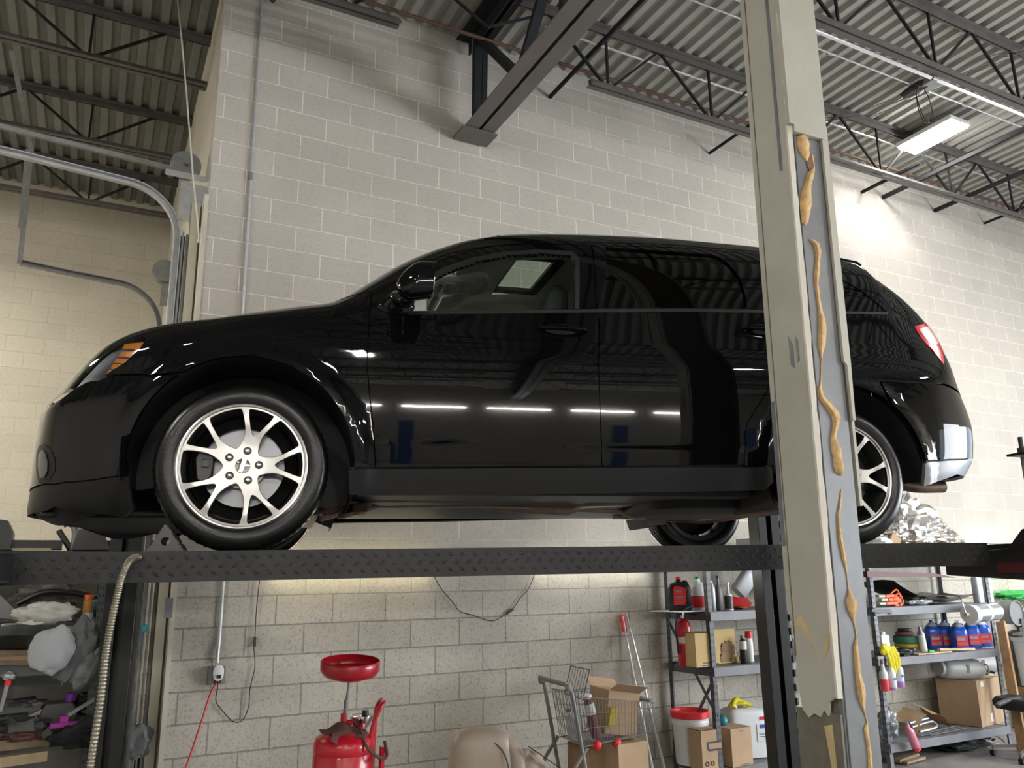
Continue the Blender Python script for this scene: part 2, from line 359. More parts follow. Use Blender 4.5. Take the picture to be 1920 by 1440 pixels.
def deckmesh(x0, x1, y0, y1):
    mb = MB(); n = int((x1-x0)/.1524); z0, z1 = ZC-.04, ZC
    xs = []
    for i in range(n):
        a = x0+i*.1524; xs += [(a, z0), (a+.062, z0), (a+.080, z1), (a+.134, z1)]
    xs.append((x0+n*.1524, z0))
    for (a, za), (b, zb) in zip(xs, xs[1:]): mb.add([(a, y0, za), (b, y0, zb), (b, y1, zb), (a, y1, za)], [(0, 1, 2, 3)])
    return mb
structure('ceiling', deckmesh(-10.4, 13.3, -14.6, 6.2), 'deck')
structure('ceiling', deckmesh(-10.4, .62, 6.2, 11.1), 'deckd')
structure('ceiling_slab', MB().box((1.5, -1.7, ZC+.08), (24, 26, .1)), 'endwall')
# wooden jamb and trim at the left opening
structure('trim_1', MB().box((XC-.016, YW+.052, 2.3), (.03, .13, 4.6)).box((XC-.07, YW+.20, 2.3), (.06, .05, 4.6)), 'ivory')
structure('trim_2', MB().box((XC-.06, YW+.245, 2.35), (.09, .03, 4.5)), 'woodold')
# ---------------------------------------------------------------- roof steel
def joist(x0, x1, y, label, gaps, xn, m='joist', zb=6.03, group='open web joists of the main roof', D=.635):
    t = thing('roof_joist', label, 'roof joist', ((x0+x1)/2, y, zb), group=group); X = lambda x: x-(x0+x1)/2
    tc = MB()
    for s in (-1, 1):
        tc.box((0, s*.038, D), (x1-x0, .055, .008)).box((0, s*.014, D-.03), (x1-x0, .007, .06))
    part('top_chord', tc, m, t)
    bc = MB(); segs = [(x0, gaps[0]), (gaps[1], x1)] if gaps else [(x0, x1)]
    for a, b in segs:
        if b-a < .1: continue
        for s in (-1, 1):
            bc.box(((X(a)+X(b))/2, s*.034, .004), (b-a, .045, .008)).box(((X(a)+X(b))/2, s*.014, .03), (b-a, .007, .055))
    part('bottom_chord', bc, m, t)
    wb = MB(); k = xn
    while k-1.22 > x0: k -= 1.22
    while k < x1:
        if not gaps or not (gaps[0]-.1 < k < gaps[1]+.1):
            for e in (-.61, .61):
                if x0 < k+e < x1: wb.bar((X(k)+e*.04, 0, .03), (X(k)+e, 0, D-.035), .022, .022, 0)
            wb.bar((X(k), 0, .03), (X(k), 0, D-.035), .02, .02)
        elif gaps:
            for e in (-.61, .61): wb.bar((X(k), 0, .25), (X(k)+e, 0, D-.035), .02, .02)
        k += 1.22
    part('web', wb, 'joistd', t)
    return t
GX = 2.73
j0 = joist(-9.9, 12.9, 5.33, 'grey open web roof joist nearest the block wall, bottom chord cut short at the girder', (1.80, 3.60), 3.80)
lab = ['grey open web roof joist second from the block wall, silver conduit strapped along its bottom', 'grey open web roof joist third out from the block wall']+['grey open web roof joist out over the workshop floor behind the viewer']*9
for i, l in enumerate(lab):
    if i < 2: dup(j0, (1.5, 5.33-1.535*(i+1), 6.03), label=l)
    else: dup(j0, (1.5, 5.33-1.535*(i+1), 6.03), label=l, group='open web joists over the workshop floor')
for y, l in ((7.10, 'dark roof joist of the left bay, nearest of the three'), (8.64, 'dark roof joist of the left bay, middle of the three'), (10.18, 'dark roof joist of the left bay, farthest, before the cream block wall')):
    joist(-9.9, .56, y, l, None, -.42, 'joist', zb=6.16, group='open web joists of the left bay', D=.505)
# girder over the column
g = thing('roof_girder', 'big grey double angle girder running from the block wall out over the column', 'girder', (GX, -4.2, 5.61))
L0, L1 = -10.3, YW+4.2-.01
bc = MB()
for s in (-1, 1):
    bc.box((s*.079, (L0+L1)/2, .006), (.128, L1-L0, .012)).box((s*.021, (L0+L1)/2, .075), (.012, L1-L0, .14))
part('bottom_chord', bc, 'girder', g)
tc = MB()
for s in (-1, 1): tc.box((s*.085, (L0+L1)/2, .99), (.14, L1-L0-.1, .014)).box((s*.025, (L0+L1)/2, .92), (.012, L1-L0-.1, .13))
part('top_chord', tc, 'joistd', g)
wb = MB(); yb = YW+4.2-.22; k = 0
while yb > L0:
    wb.bar((-.03, yb, .03), (-.03, yb-.05, .9), .07, .05).bar((.04, yb, .03), (.04, yb-.05, .9), .05, .03)
    wb.bar((0, yb-.05, .9), (0, yb-.78, .06), .09, .06).bar((0, yb-.78, .06), (0, yb-1.5, .9), .08, .05)
    yb -= 1.535
part('web', wb, 'joistd', g)
part('bearing_plate', MB().box((0, L1-.12, -.012), (.34, .22, .02)).box((0, L1-.2, .55), (.12, .03, .9)), 'girder', g)
ln_ = lambda x: .8 if x in (5.61, 8.02) else 4.8
# horizontal bridging running out from the wall through the joists
for x, z, r, l in ((3.60, 6.32, .021, 'dark horizontal bridging pipe just right of the girder'), (5.61, 6.20, .013, 'thin bridging angle left of the concrete encased column, ending on the block wall'),
                (8.02, 6.26, .018, 'brownish bridging angle under the hanging light, its wall end lowest to the left'), (8.41, 6.27, .026, 'thick dark bridging angle right of the hanging light'),
                (9.41, 6.30, .026, 'thick dark bridging angle farther right past the hanging light'), (10.46, 6.34, .014, 'thin bridging angle at the far right end of the block wall')):
    one('bridging_bar', MB().box((x, YW-ln_(x)/2-.005, z), (r*1.4, ln_(x), .012)).box((x-r*.6, YW-ln_(x)/2-.005, z+r*.7), (.008, ln_(x), r*1.6)) if r != .021 else MB().cyl((x, YW-.01, z), (x, YW-5.5, z), r), 'joistd', l, 'bridging', 'bridging bars out from the block wall')
one('gas_pipe', MB().cyl((-1, 5.64, 6.41), (12.9, 5.64, 6.41), .017, n=8).cyl((3.16, 5.66, 6.41), (3.16, 4.0, 6.56), .012, n=8), 'rust', 'rusty brown pipe running along the top of the block wall', 'pipe')
# conduits along the second joist
def conduit(name, pts, r, label, m='conduit', fit=()):
    t = thing(name, label, 'conduit', pts[0]); o = Vector(pts[0])
    part('pipe', MB().tube([Vector(p)-o for p in pts], r, n=8), m, t)
    for q in fit:
        q = Vector(q)-o; d = (Vector(pts[1])-Vector(pts[0])).normalized(); part('coupling', MB().cyl(q-d*.03, q+d*.03, r*1.55, n=10), 'galvd', t)
    return t
conduit('conduit', [(-4, 3.87, 6.005), (12.8, 3.87, 6.005)], .016, 'bright silver conduit tight under the second joist', fit=[(6.3, 3.87, 6.005)])
conduit('conduit', [(-4, 4.36, 6.6), (12.8, 4.33, 6.6)], .009, 'thin silver conduit under the roof deck, nearer of two parallel ones', fit=[(4.9, 4.35, 6.6), (7.0, 4.34, 6.6), (8.9, 4.34, 6.6)])
conduit('conduit', [(-4, 4.66, 6.6), (12.8, 4.53, 6.6)], .009, 'thin silver conduit under the roof deck, nearer the wall of two parallel ones', fit=[(5.9, 4.6, 6.6), (7.9, 4.57, 6.6)])
conduit('conduit', [(3.2, 5.42, 6.56), (12.8, 5.42, 6.56)], .012, 'silver conduit behind the top chord of the joist nearest the wall')
# hanging light on the right, and unseen lights added as fill
def fixture(loc, label, L=1.2, w=.32, group=None, tm='tubes'):
    t = thing('ceiling_light', label, 'ceiling light', loc, group=group)
    part('housing', MB().box((0, 0, .035), (w, L, .05)).box((0, 0, .005), (w*.1, L, .02)), 'fixt', t, bevel=.006)
    for s in (-1, 1): part('tube', MB().box((s*w*.26, 0, -.004), (w*.36, L*.97, .022)), tm, t, bevel=.008)
    for s in (-1, 1): part('hanger', MB().cyl((0, s*L*.4, .05), (0, s*L*.4, ZC-loc[2]-.03), .003, n=6), 'galvd', t)
    return t
fixture((8.03, 5.05, 6.50), 'bright hanging tube light over the rear of the car, right of the column', .68, .34, tm='tubew')
for i, (x, y) in enumerate([(-5, -4.4), (-.2, -5.4), (6.0, -5.4), (10, -3.4), (-4.5, 2.2), (9.8, 1.8)]):
    fixture((x, y, 5.9), 'unseen white tube light over the workshop floor, added as frontal fill', 1.2, .3, 'unseen fill lights over the workshop floor')  # unseen lights, placed as frontal fill
fixture((-3.2, 8.7, 5.7), 'unseen white tube light added to brighten the left bay', 1.2, .3)  # unseen lamp, added to light the left bay wall
# strip lights along the opposite wall, seen mirrored in the car doors
for i in range(7):
    x = -6.2+i*2.25
    t = thing('strip_light', 'white strip light on the wall facing the car, mirrored in its doors', 'strip light', (x, -14.45, 4.85), group='strip lights on the facing wall')
    part('housing', MB().box((0, -.02, 0), (1.7, .05, .07)), 'fixt', t)
    part('tube', MB().box((0, .03, 0), (1.66, .03, .035)), 'tube', t)
# blue two post lifts across the floor (mirrored in the doors)
for x, y in ((-3.4, -9.5), (.2, -9.5), (4.6, -9.8), (7.4, -9.8)):
    t = thing('lift_column', 'blue lift column standing across the workshop floor', 'lift column', (x, y, 0), group='blue lift columns across the floor')
    part('column', MB().box((0, 0, 1.8), (.3, .26, 3.6)), 'bluesteel', t, bevel=.01); part('base_plate', MB().box((0, 0, .01), (.5, .5, .02)), 'bluesteel', t)
# junction box and looped black cable above the hanging light
p = atz(1740, 158, 6.58)
t = thing('junction_box', 'grey junction box and black fitting under the deck above the hanging light', 'junction box', p)
part('box', MB().box((.0, -.05, 0), (.16, .22, .07)), 'galvd', t); part('fitting', MB().blob((-.03, .12, .0), (.09, .16, .05), 3), 'blk', t)
c = atz(1735, 195, 6.35); lp = []
for i in range(26):
    a = i/25*math.pi*3.4+1.3; r = .17+.03*math.sin(i*.9); lp.append((c[0]+r*math.cos(a)*.75, c[1]+.02*i/25, c[2]+r*math.sin(a)))
one('cable_loop', MB().tube(spline(lp, 4), .004, n=6), 'cord', 'thin black cable looped in rings above the hanging light', 'cable')
one('wire_bundle', MB().tube([(8.0, 3.2, 6.62), (7.35, 3.9, 6.6), (7.0, 5.2, 6.6), (6.2, 5.9, 6.62)], .006, n=6).tube([(8.1, 3.2, 6.62), (7.45, 3.9, 6.6), (7.1, 5.2, 6.6), (6.3, 5.9, 6.62)], .006, n=6).tube([(8.2, 3.2, 6.62), (7.55, 3.9, 6.61), (7.2, 5.2, 6.61)], .005, n=6), 'galvd', 'grey wires strapped under the deck beside the hanging light', 'wires')
# ---------------------------------------------------------------- things on the block wall
conduit('wall_conduit', [(.835, YW-.014, 6.5), (.85, YW-.014, 3.7), (.843, YW-.014, 1.35), (.838, YW-.03, 1.27), (.838, YW-.03, 1.19)], .0125, 'vertical silver conduit down the block wall near its left corner', fit=[(.84, YW-.014, 4.82), (.85, YW-.014, 3.42)], m='galv')
one('black_hose_end', MB().tube([(.9, YW-.06, 6.62), (.95, YW-.08, 6.5), (.9, YW-.06, 6.42)], .03, n=10), 'blk', 'black fitting at the top of the silver wall conduit', 'fitting')
t = thing('wall_outlet', 'grey double outlet box on the block wall', 'outlet', (.84, YW, 1.11))
part('cover_plate', MB().box((0, -.022, 0), (.118, .044, .118)), 'grey', t, bevel=.004)
part('socket', MB().box((.005, -.047, -.03), (.045, .008, .04)), 'blk', t, bevel=.003)
t = thing('timer_plug', 'white rounded timer plug in the upper socket of the wall outlet', 'plug', (.843, YW-.05, 1.13))
part('body', MB().lathe([(0, -.045), (.7, -.045), (1, -.04), (1, -.012), (.9, -.0)], (0, 0, 0), 'Y', 24, sq=(.034, .05, .75)), 'white', t)
part('plug', MB().box((.002, -.055, -.022), (.026, .025, .022)), 'blk', t, bevel=.003)
one('extension_cord', MB().tube(spline([(.85, YW-.07, 1.085), (.80, YW-.09, 1.0), (.735, YW-.14, .78), (.66, YW-.2, .56), (.58, YW-.25, .38), (.50, YW-.3, .22)], 6), .0065, n=8), 'redcord', 'red extension cord hanging from the wall outlet down to the left', 'cord')
t = thing('switch_cord', 'thin black cord looping from the timer plug up to the strip light behind the lift', 'cord', (.86, YW-.03, .82))
w = lambda x, y, d=.02: Vector(at(x, y, YW-d))-Vector((.86, YW-.03, .82))
part('cable', MB().tube(spline([w(407, 1268, .09), w(408, 1288, .07), w(405, 1315), w(420, 1336), w(438, 1353), w(455, 1350), w(466, 1325), w(469, 1290), w(478, 1250), w(476, 1215), w(478, 1195), w(481, 1140), w(487, 1085)], 6), .0034, n=6), 'cord', t)
part('inline_switch', MB().bar(w(477, 1212), w(478, 1194), .026, .018), 'dgrey', t, bevel=.003)
t = thing('link_cord', 'black cord with a small switch sagging between the two strip lights', 'cord', (2.9, YW-.03, 1.36))
w = lambda x, y, d=.02: Vector(at(x, y, YW-d))-Vector((2.9, YW-.03, 1.36))
part('cable', MB().tube(spline([w(812, 1076), w(826, 1102), w(848, 1128), w(862, 1146), w(885, 1153), w(905, 1160), w(925, 1164), w(945, 1154), w(960, 1144), w(975, 1122), w(990, 1105), w(1003, 1076)], 6), .0034, n=6), 'cord', t)
part('inline_switch', MB().bar(w(950, 1151), w(962, 1142), .024, .018), 'dgrey', t, bevel=.003)
for x0, x1, z, mt, l in ((1.12, 2.42, 1.80, 'ledw', 'warm strip light on the block wall behind the lift runway, left one'), (3.28, 4.5, 1.80, 'led', 'white strip light on the block wall behind the lift runway, right of the sagging cord'), (9.0, 9.9, 2.06, 'led', 'white strip light on the block wall beside the foil pile'),
):
    t = thing('strip_light', l, 'strip light', ((x0+x1)/2, YW-.005, z)); L = x1-x0
    part('housing', MB().box((0, -.018, 0), (L, .034, .03)), 'fixt', t); part('tube', MB().cyl((-L/2+.03, -.045, 0), (L/2-.03, -.045, 0), .011, n=10), mt, t)
# tall vertical light on the wall hidden behind the column: only its glow shows
t = thing('strip_light', 'strip light on the block wall behind the column, only its glow showing', 'strip light', (5.75, YW-.005, 4.15))
part('housing', MB().box((0, -.018, 0), (.05, .034, 1.1)), 'fixt', t); part('tube', MB().cyl((0, -.05, -.5), (0, -.05, .5), .014, n=10), 'ledv', t)
for px, py, a in ((33/4+560, 840+1128/4, .009), (560+952/4, 840+1263/4, .007), (745+60, 0+238, .01)):
    pass
# ---------------------------------------------------------------- overhead door hardware, left
def arc(cx, cz, r, a0, a1, y, n=10): return [(cx+r*math.cos(math.radians(a0+(a1-a0)*i/n)), y, cz+r*math.sin(math.radians(a0+(a1-a0)*i/n))) for i in range(n+1)]
def track(pts, w, d):   # open C section swept along points lying in a plane y=const
    mb = MB(); P = [Vector(p) for p in pts]; sec = [(-w/2, 0), (w/2, 0), (w/2, d), (w/2-.008, d), (w/2-.008, .006), (-w/2+.008, .006), (-w/2+.008, d), (-w/2, d)]
    rows = []
    for i, p in enumerate(P):
        t = (P[min(i+1, len(P)-1)]-P[max(i-1, 0)]).normalized(); nrm = Vector((t.z, 0, -t.x)); rows.append([p+nrm*a+Vector((0, -b, 0)) for a, b in sec])
    vs = [q for r in rows for q in r]; n = len(sec); fs = [(i*n+j, i*n+(j+1) % n, (i+1)*n+(j+1) % n, (i+1)*n+j) for i in range(len(P)-1) for j in range(n)]
    return mb.add(vs, fs)
t = thing('door_track', 'galvanised overhead door track, nearer one, curving from upright to horizontal', 'door track', (.37, 6.3, 0))
o = lambda L: [tuple(Vector(p)-Vector((.37, 6.3, 0))) for p in L]
part('rail', track(o([(.365, 6.3, 0), (.365, 6.3, 2.0), (.365, 6.3, 4.30)]+arc(-.035, 4.30, .40, 0, 90, 6.3)[1:]+[(-.6, 6.3, 4.74), (-1.6, 6.3, 4.80)]), .05, .045), 'galv', t)
part('mounting_angle', MB().box((.075, .0, 2.2), (.035, .05, 4.3)).box((.035, -.045, 2.2), (.012, .05, 4.3)), 'galvd', t)
part('flag_bracket', MB().box((.10, -.02, 4.62), (.22, .006, .32)).box((.02, -.025, 4.84), (.30, .006, .05)), 'galv', t)
part('header_rail', MB().bar((.05, .1, 4.93), (-1.97, .1, 5.04), .03, .035), 'galvd', t)
part('cable_drum', MB().cyl((.02, .08, 4.99), (.02, .14, 4.99), .115, n=28).cyl((.02, .03, 4.99), (.02, .2, 4.99), .02, n=10), 'galvd', t)
t = thing('door_track', 'galvanised overhead door track, farther one, ending in mid air on a hanging angle', 'door track', (.45, 9.4, 0))
o = lambda L: [tuple(Vector(p)-Vector((.45, 9.4, 0))) for p in L]
part('rail', track(o([(.448, 9.4, 0), (.448, 9.4, 2.5), (.448, 9.4, 4.45)]+arc(-.05, 4.45, .50, 0, 90, 9.4)[1:]+[(-.5, 9.4, 4.98), (-.95, 9.4, 5.02)]), .055, .05), 'galvd', t)
part('flag_bracket', MB().box((.08, -.02, 4.9), (.2, .01, .3)), 'galvd', t)
part('cable_drum', MB().cyl((.0, -.06, 5.15), (.0, .06, 5.15), .13, n=28), 'galvd', t)
e = Vector((-.95, 9.37, 5.0))-Vector((.45, 9.4, 0)); u1 = Vector(atz(62, 250, 6.25))-Vector((.45, 9.4, 0))
part('hanging_angle', MB().bar(e, u1, .045, .006).bar(e+Vector((.02, 0, 0)), u1+Vector((.02, 0, 0)), .006, .045), 'galvd', t)
one('perforated_angle', MB().bar(atz(62, 300, 6.0), atz(22, 95, 6.62), .045, .006).bar(atz(38, 428, 5.25), atz(52, 280, 5.95), .04, .006), 'galvd', 'perforated steel hanger angle coming down from the left bay roof', 'hanger')
one('pull_rope', MB().tube(spline([atz(333, 0, 6.6), at(340, 70, 6.2), at(350, 180, 6.15), at(362, 330, 6.0), at(372, 430, 6.0), at(372, 455, 6.0)], 5), .006, n=6), 'ivory', 'pale rope hanging slantwise by the left corner of the block wall', 'rope')
one('torsion_spring', MB().lathe([(.055+.006*math.sin(i*1.2), i*.02) for i in range(55)], (.487, 7.3, 3.65), n=16), 'blk', 'black vertical duct hanging behind the nearer door track', 'duct')
# ================================================================= COLUMN
cx0, cy0, cs = 2.62, 2.322, .222
bx, by = 2.596, 2.347
t = thing('building_column', 'boxed steel column standing in front of the car, plaster broken off one face', 'column', (bx, by, 0), rot=(.0097, .0093, 0))
def rough_edge(n, z0, z1, seed, a=.006):
    r = random.Random(seed); return [(z0+(z1-z0)*i/n, r.uniform(-a, a)) for i in range(n+1)]
# left face plaster board
lf = [(.004, 1.27), (.03, 1.25), (.045, 1.24), (.052, 1.19), (.07, 1.21), (.09, 1.18), (.12, 1.19), (.15, 1.17), (.18, 1.20), (.195, 1.33), (cs-.03, 1.42), (cs-.02, 1.55), (cs, 1.58), (cs, 6.6), (0, 6.6)]
part('left_plaster', MB().prism([(a, z) for a, z in lf], -.012, .004, 'YZ'), 'plaster', t)
for v, in ((0,),):
    e = MB(); rr = random.Random(4); z = 1.26
    pts = []
    while z < 6.6: pts.append((z, rr.uniform(-.004, .005))); z += .045
    for (z0, a), (z1, b) in zip(pts, pts[1:]):
        e.add([(-.016+a, -.006+a, z0), (.010+a, -.010, z0), (.010+b, -.010, z1), (-.016+b, -.006+b, z1), (-.014, .006, z0), (-.014, .006, z1)], [(0, 1, 2, 3), (4, 0, 3, 5)])
    part('torn_edge', e, 'plasteredge', t)
part('crack_strip', MB().box((-.0135, cs-.032, 3.7), (.003, .004, 4.6)), 'coldark', t)
part('metal_bead', MB().box((-.0145, cs-.012, 2.15), (.003, .02, .62)).box((-.0145, cs-.012, 5.2), (.003, .014, .3)).box((-.0145, .05, 4.25), (.003, .016, 1.5)), 'colsteel', t)
part('patch', MB().prism([(.068, 2.68), (.09, 2.73), (.088, 2.60), (.07, 2.58)], -.0155, -.012, 'YZ').prism([(.04, 2.70), (.053, 2.72), (.05, 2.6), (.038, 2.61)], -.0155, -.012, 'YZ'), 'colsteel', t)
# yellow paper tears on the left face near the bottom
part('paper_tear', MB().prism([(.19, 1.52), (.15, 1.56), (.11, 1.50), (.07, 1.40), (.10, 1.46), (.15, 1.515)], -.015, -.011, 'YZ').prism([(.045, 1.40), (.02, 1.50), (.004, 1.53), (.02, 1.44)], -.017, -.011, 'YZ').prism([(.075, 1.15), (.04, 1.16), (.035, .96), (.05, .97)], -.013, -.004, 'YZ'), 'yelpaper', t)
# steel behind
part('steel_core', MB().box((cs*.5, cs*.5, 3.3), (cs-.03, cs-.03, 6.6)), 'coldark', t)
part('steel_web', MB().box((.004, cs/2, .6), (.012, cs-.004, 1.2)), 'coldark', t)
part('steel_flange', MB().box((.033+.085, .008, 1.85), (.172, .012, 3.7)).box((.028, .022, 1.85), (.01, .03, 3.7)), 'colsteel', t, bevel=.003)
part('upper_strip', MB().box((-.002, -.010, 5.15), (.03, .03, 2.9)), 'plaster', t)
part('side_plaster', MB().prism([(cs-.028, 3.75), (cs-.03, 2.62), (cs-.012, 2.60), (cs-.010, 2.36), (cs+.006, 2.36), (cs+.012, 2.62), (cs+.010, 3.75)], -.016, -.002, 'XZ').box((cs+.008, cs/2, 4.3), (.016, cs, 4.6)), 'plaster', t)
def colf(px, py):      # point of the column's front face seen at that place of the photograph
    z = 2.6
    for _ in range(4):
        p = at(px, py, 2.322-(z-2.6)*.0097); z = p[2]
    return p[0]-bx-z*.0093, z
def foam(L):
    vs = []; k = len(L)
    for l, r, y in L:
        (x0, z), (x1, z1) = colf(l, y), colf(r, y); d = min(.014, (x1-x0)*.35); w_ = x1-x0
        vs += [(x0, .001, z), (x0+w_*.2, -d, z), (x0+w_*.75, -d*.9, z1), (x1, .001, z1)]
    return MB().add(vs, [(i*4+j, i*4+j+1, i*4+5+j, i*4+4+j) for i in range(k-1) for j in range(3)])
za_, zb_ = colf(1486, 251)[1], colf(1539, 264)[1]
part('upper_plaster', MB().prism([(.012, za_), (cs, zb_), (cs, 6.6), (.012, 6.6)], -.022, .004, 'XZ'), 'plaster', t, bevel=.003)
for L in ([(1494, 1512, 255), (1495, 1519, 270), (1497, 1517, 280), (1502, 1519, 291), (1511, 1514, 302)],
          [(1520, 1524, 290), (1521, 1526, 299), (1524, 1527, 311), (1517, 1527, 320), (1511, 1526, 332), (1509, 1521, 345), (1502, 1521, 360), (1499.5, 1522.5, 380), (1501, 1519, 400), (1503, 1515, 417), (1508, 1510, 423)],
          [(1518, 1520, 448), (1519, 1528, 452), (1525, 1535, 458), (1529, 1539, 473), (1529, 1537, 490), (1526, 1536, 515), (1527, 1534, 532), (1531, 1537, 560), (1534, 1542, 585), (1535, 1546, 597), (1534, 1549, 620), (1534, 1547, 647), (1537, 1542.5, 663), (1539, 1541.5, 673), (1538.6, 1540.3, 697), (1537.5, 1540, 718), (1533, 1540, 727), (1534, 1544, 743), (1545, 1560, 760), (1553, 1572, 772), (1560, 1576, 783), (1561.5, 1573, 795), (1559, 1567.5, 813), (1557, 1567, 822), (1558, 1578, 843), (1562, 1577.5, 855), (1562.5, 1582, 872), (1567, 1582, 885), (1575, 1578, 891)],
          [(1577, 1578, 917), (1573, 1577, 947), (1570, 1575, 963), (1570, 1575, 980), (1572, 1579, 1008), (1576, 1583, 1030), (1578, 1585, 1042), (1583, 1587.5, 1060), (1586, 1588, 1070), (1590, 1592, 1103), (1589, 1598, 1117), (1586, 1607, 1128), (1590, 1605, 1143), (1595, 1602, 1155), (1601, 1603, 1170), (1605, 1607, 1193), (1600, 1608, 1212), (1602, 1611, 1237), (1604, 1614, 1266), (1606, 1620, 1284), (1608, 1622, 1300), (1613, 1621, 1320), (1621, 1622.5, 1339), (1625, 1627.4, 1354), (1620, 1627, 1366), (1624, 1630, 1387), (1627, 1633.5, 1412), (1628, 1636, 1445)]):
    part('foam', foam(L), 'foam', t, smooth=60)
part('foam_skin', MB().prism([colf(*q) for q in ((1512, 302), (1519, 288), (1524, 305), (1526, 312), (1517, 320), (1513, 312))], -.004, .001, 'XZ'), 'foamd', t)
# ================================================================= FOUR POST LIFT
AN = math.radians(-12); TI = math.radians(.35)
axv = Vector((math.cos(AN)*math.cos(TI), math.sin(AN)*math.cos(TI), math.sin(TI))); ayv = Vector((-math.sin(AN), math.cos(AN), 0)); azv = axv.cross(ayv)
DCY = 3.423+.8975
ORG = Vector((math.cos(AN), math.sin(AN), 0))*(-.196)+ayv*DCY+Vector((0, 0, HC+.112))
def side(x, y, off):
    d = Vector(ray(x, y)); o = Vector(CC)-ORG; t = (-off-o.dot(ayv))/d.dot(ayv); q = o+d*t; return q.dot(axv), q.dot(azv)
lift = thing('four_post_lift', 'black four post car lift with diamond plate runways holding up the black car', 'car lift', (ORG.x, ORG.y, 0), rz=AN)
RT = ORG.z   # runway top at front axle
def zr(X): return RT+X*math.tan(TI)
def runway(Yc, name):
    mb = MB(); x0, x1, h, w = -2.2, 3.52, .112, .50
    def pt(X, Y, dz): return (X, Y, zr(X)+dz)
    n = 1
    for s in (-1, 1):
        y = Yc+s*w/2
        mb.add([pt(x0, y, .0), pt(x1, y, .0), pt(x1, y, -h), pt(x0, y, -h), pt(x0, y-s*.006, .0), pt(x1, y-s*.006, .0), pt(x1, y-s*.006, -h), pt(x0, y-s*.006, -h)], [(0, 1, 2, 3), (4, 5, 6, 7), (0, 1, 5, 4), (3, 2, 6, 7), (0, 4, 7, 3), (1, 5, 6, 2)])
    ya, yb = Yc-w/2+.004, Yc+w/2-.004
    mb.add([pt(x0, ya, 0), pt(x1, ya, 0), pt(x1, yb, 0), pt(x0, yb, 0), pt(x0, ya, -.008), pt(x1, ya, -.008), pt(x1, yb, -.008), pt(x0, yb, -.008)], [(0, 1, 2, 3), (4, 5, 6, 7), (0, 1, 5, 4), (3, 2, 6, 7)])
    # raised lozenges of the plate on the outer face
    y = Yc-w/2; k = 0; X = x0+.03
    while X < x1-.02:
        for r in range(3):
            zz = zr(X)-.024-.030*r; a = .6 if r % 2 == 0 else -.6; xo = X+(.025 if r % 2 else 0); L = .017; c, s_ = math.cos(a), -math.sin(a)
            b = [(xo-L*c, y, zz-L*s_), (xo+.0035*s_, y-.0028, zz-.0035*c), (xo+L*c, y, zz+L*s_), (xo-.0035*s_, y-.0028, zz+.0035*c), (xo+.0065*s_, y, zz-.0065*c), (xo-.0065*s_, y, zz+.0065*c)]
            mb.add(b, [(0, 1, 3), (1, 2, 3), (0, 4, 1), (4, 2, 1), (0, 3, 5), (5, 3, 2)])
        X += .05
    part('runway', mb, 'rampsteel', lift, smooth=None)
runway(-.80, 'near'); runway(.80, 'far')
for X, Y in ((-.80, 1.42), (3.77, 1.33), (-1.0, -1.45), (3.77, -1.45)):
    p = MB(); H0 = 2.35
    p.box((X, Y, H0/2), (.16, .10, H0)).box((X-.085, Y-.045, H0/2), (.012, .13, H0)).box((X+.085, Y-.045, H0/2), (.012, .13, H0)).box((X-.055, Y-.105, H0/2), (.07, .012, H0)).box((X+.055, Y-.105, H0/2), (.07, .012, H0))
    part('post', p, 'blacksteel', lift, bevel=.002)
    l = MB().box((X+.115, Y-.06, H0/2), (.012, .05, H0))
    for i in range(22): l.box((X+.122, Y-.09, .2+i*.1), (.012, .03, .05))
    part('lock_ladder', l, 'grsteel', lift)
    part('base_plate', MB().box((X, Y, .008), (.34, .3, .016)), 'blacksteel', lift)
for X in (-.80, 3.77):
    z = zr(X)-.055
    part('cross_beam', MB().box((X, -.03, z), (.12, 2.62, .10)), 'blacksteel', lift, bevel=.008)
X = 3.77; z = zr(X)
nb = MB().prism([(-1.38, z-.20), (-1.38, z+.06), (-1.12, z+.06), (-1.02, z-.03), (-.6, z-.05), (-.6, z-.16)], X-.10, X-.07, 'YZ').prism([(-1.38, z-.20), (-1.38, z+.06), (-1.12, z+.06), (-1.02, z-.03), (-.6, z-.05), (-.6, z-.16)], X+.07, X+.10, 'YZ')
part('beam_bracket', nb, 'blacksteel', lift, bevel=.006)
part('red_stripe', MB().box((X-.104, -1.12, z-.125), (.008, .34, .05)), 'reddull', lift)
rx, ry = 3.70, -1.17
part('lock_rod', MB().cyl((rx, ry, z+.02), (rx, ry, z+.30), .006, n=8).cyl((rx, ry, z+.27), (rx, ry, z+.41), .014, n=10), 'grey', lift)
part('rod_bracket', MB().box((rx+.01, ry-.05, z+.42), (.14, .18, .012)).cyl((rx, ry, z+.43), (rx, ry, z+.455), .022, n=8).cyl((rx, ry, z+.42), (rx, ry, z+.51), .012, n=8), 'blacksteel', lift)
# (ramp flap below)
# ribbed hose hooked to the runway side
def wl(px, py, off): 
    X, Z = side(px, py, off); return ORG+axv*X-ayv*off+azv*Z
hp = spline([wl(262, 1045, 1.06), wl(250, 1046, 1.09), wl(240, 1056, 1.12), wl(229, 1080, 1.13), wl(221, 1110, 1.14), wl(208, 1170, 1.14), wl(198, 1230, 1.14), wl(189, 1310, 1.14), wl(175, 1400, 1.14), wl(163, 1480, 1.14)], 34)
one('ribbed_hose', MB().tube(hp, .012, n=10, radii=[.0105 if i < 14 else (.0128 if i % 3 else .0095) for i in range(len(hp))]), 'hose', 'ribbed metal hose hanging off the side of the near lift runway', 'hose')
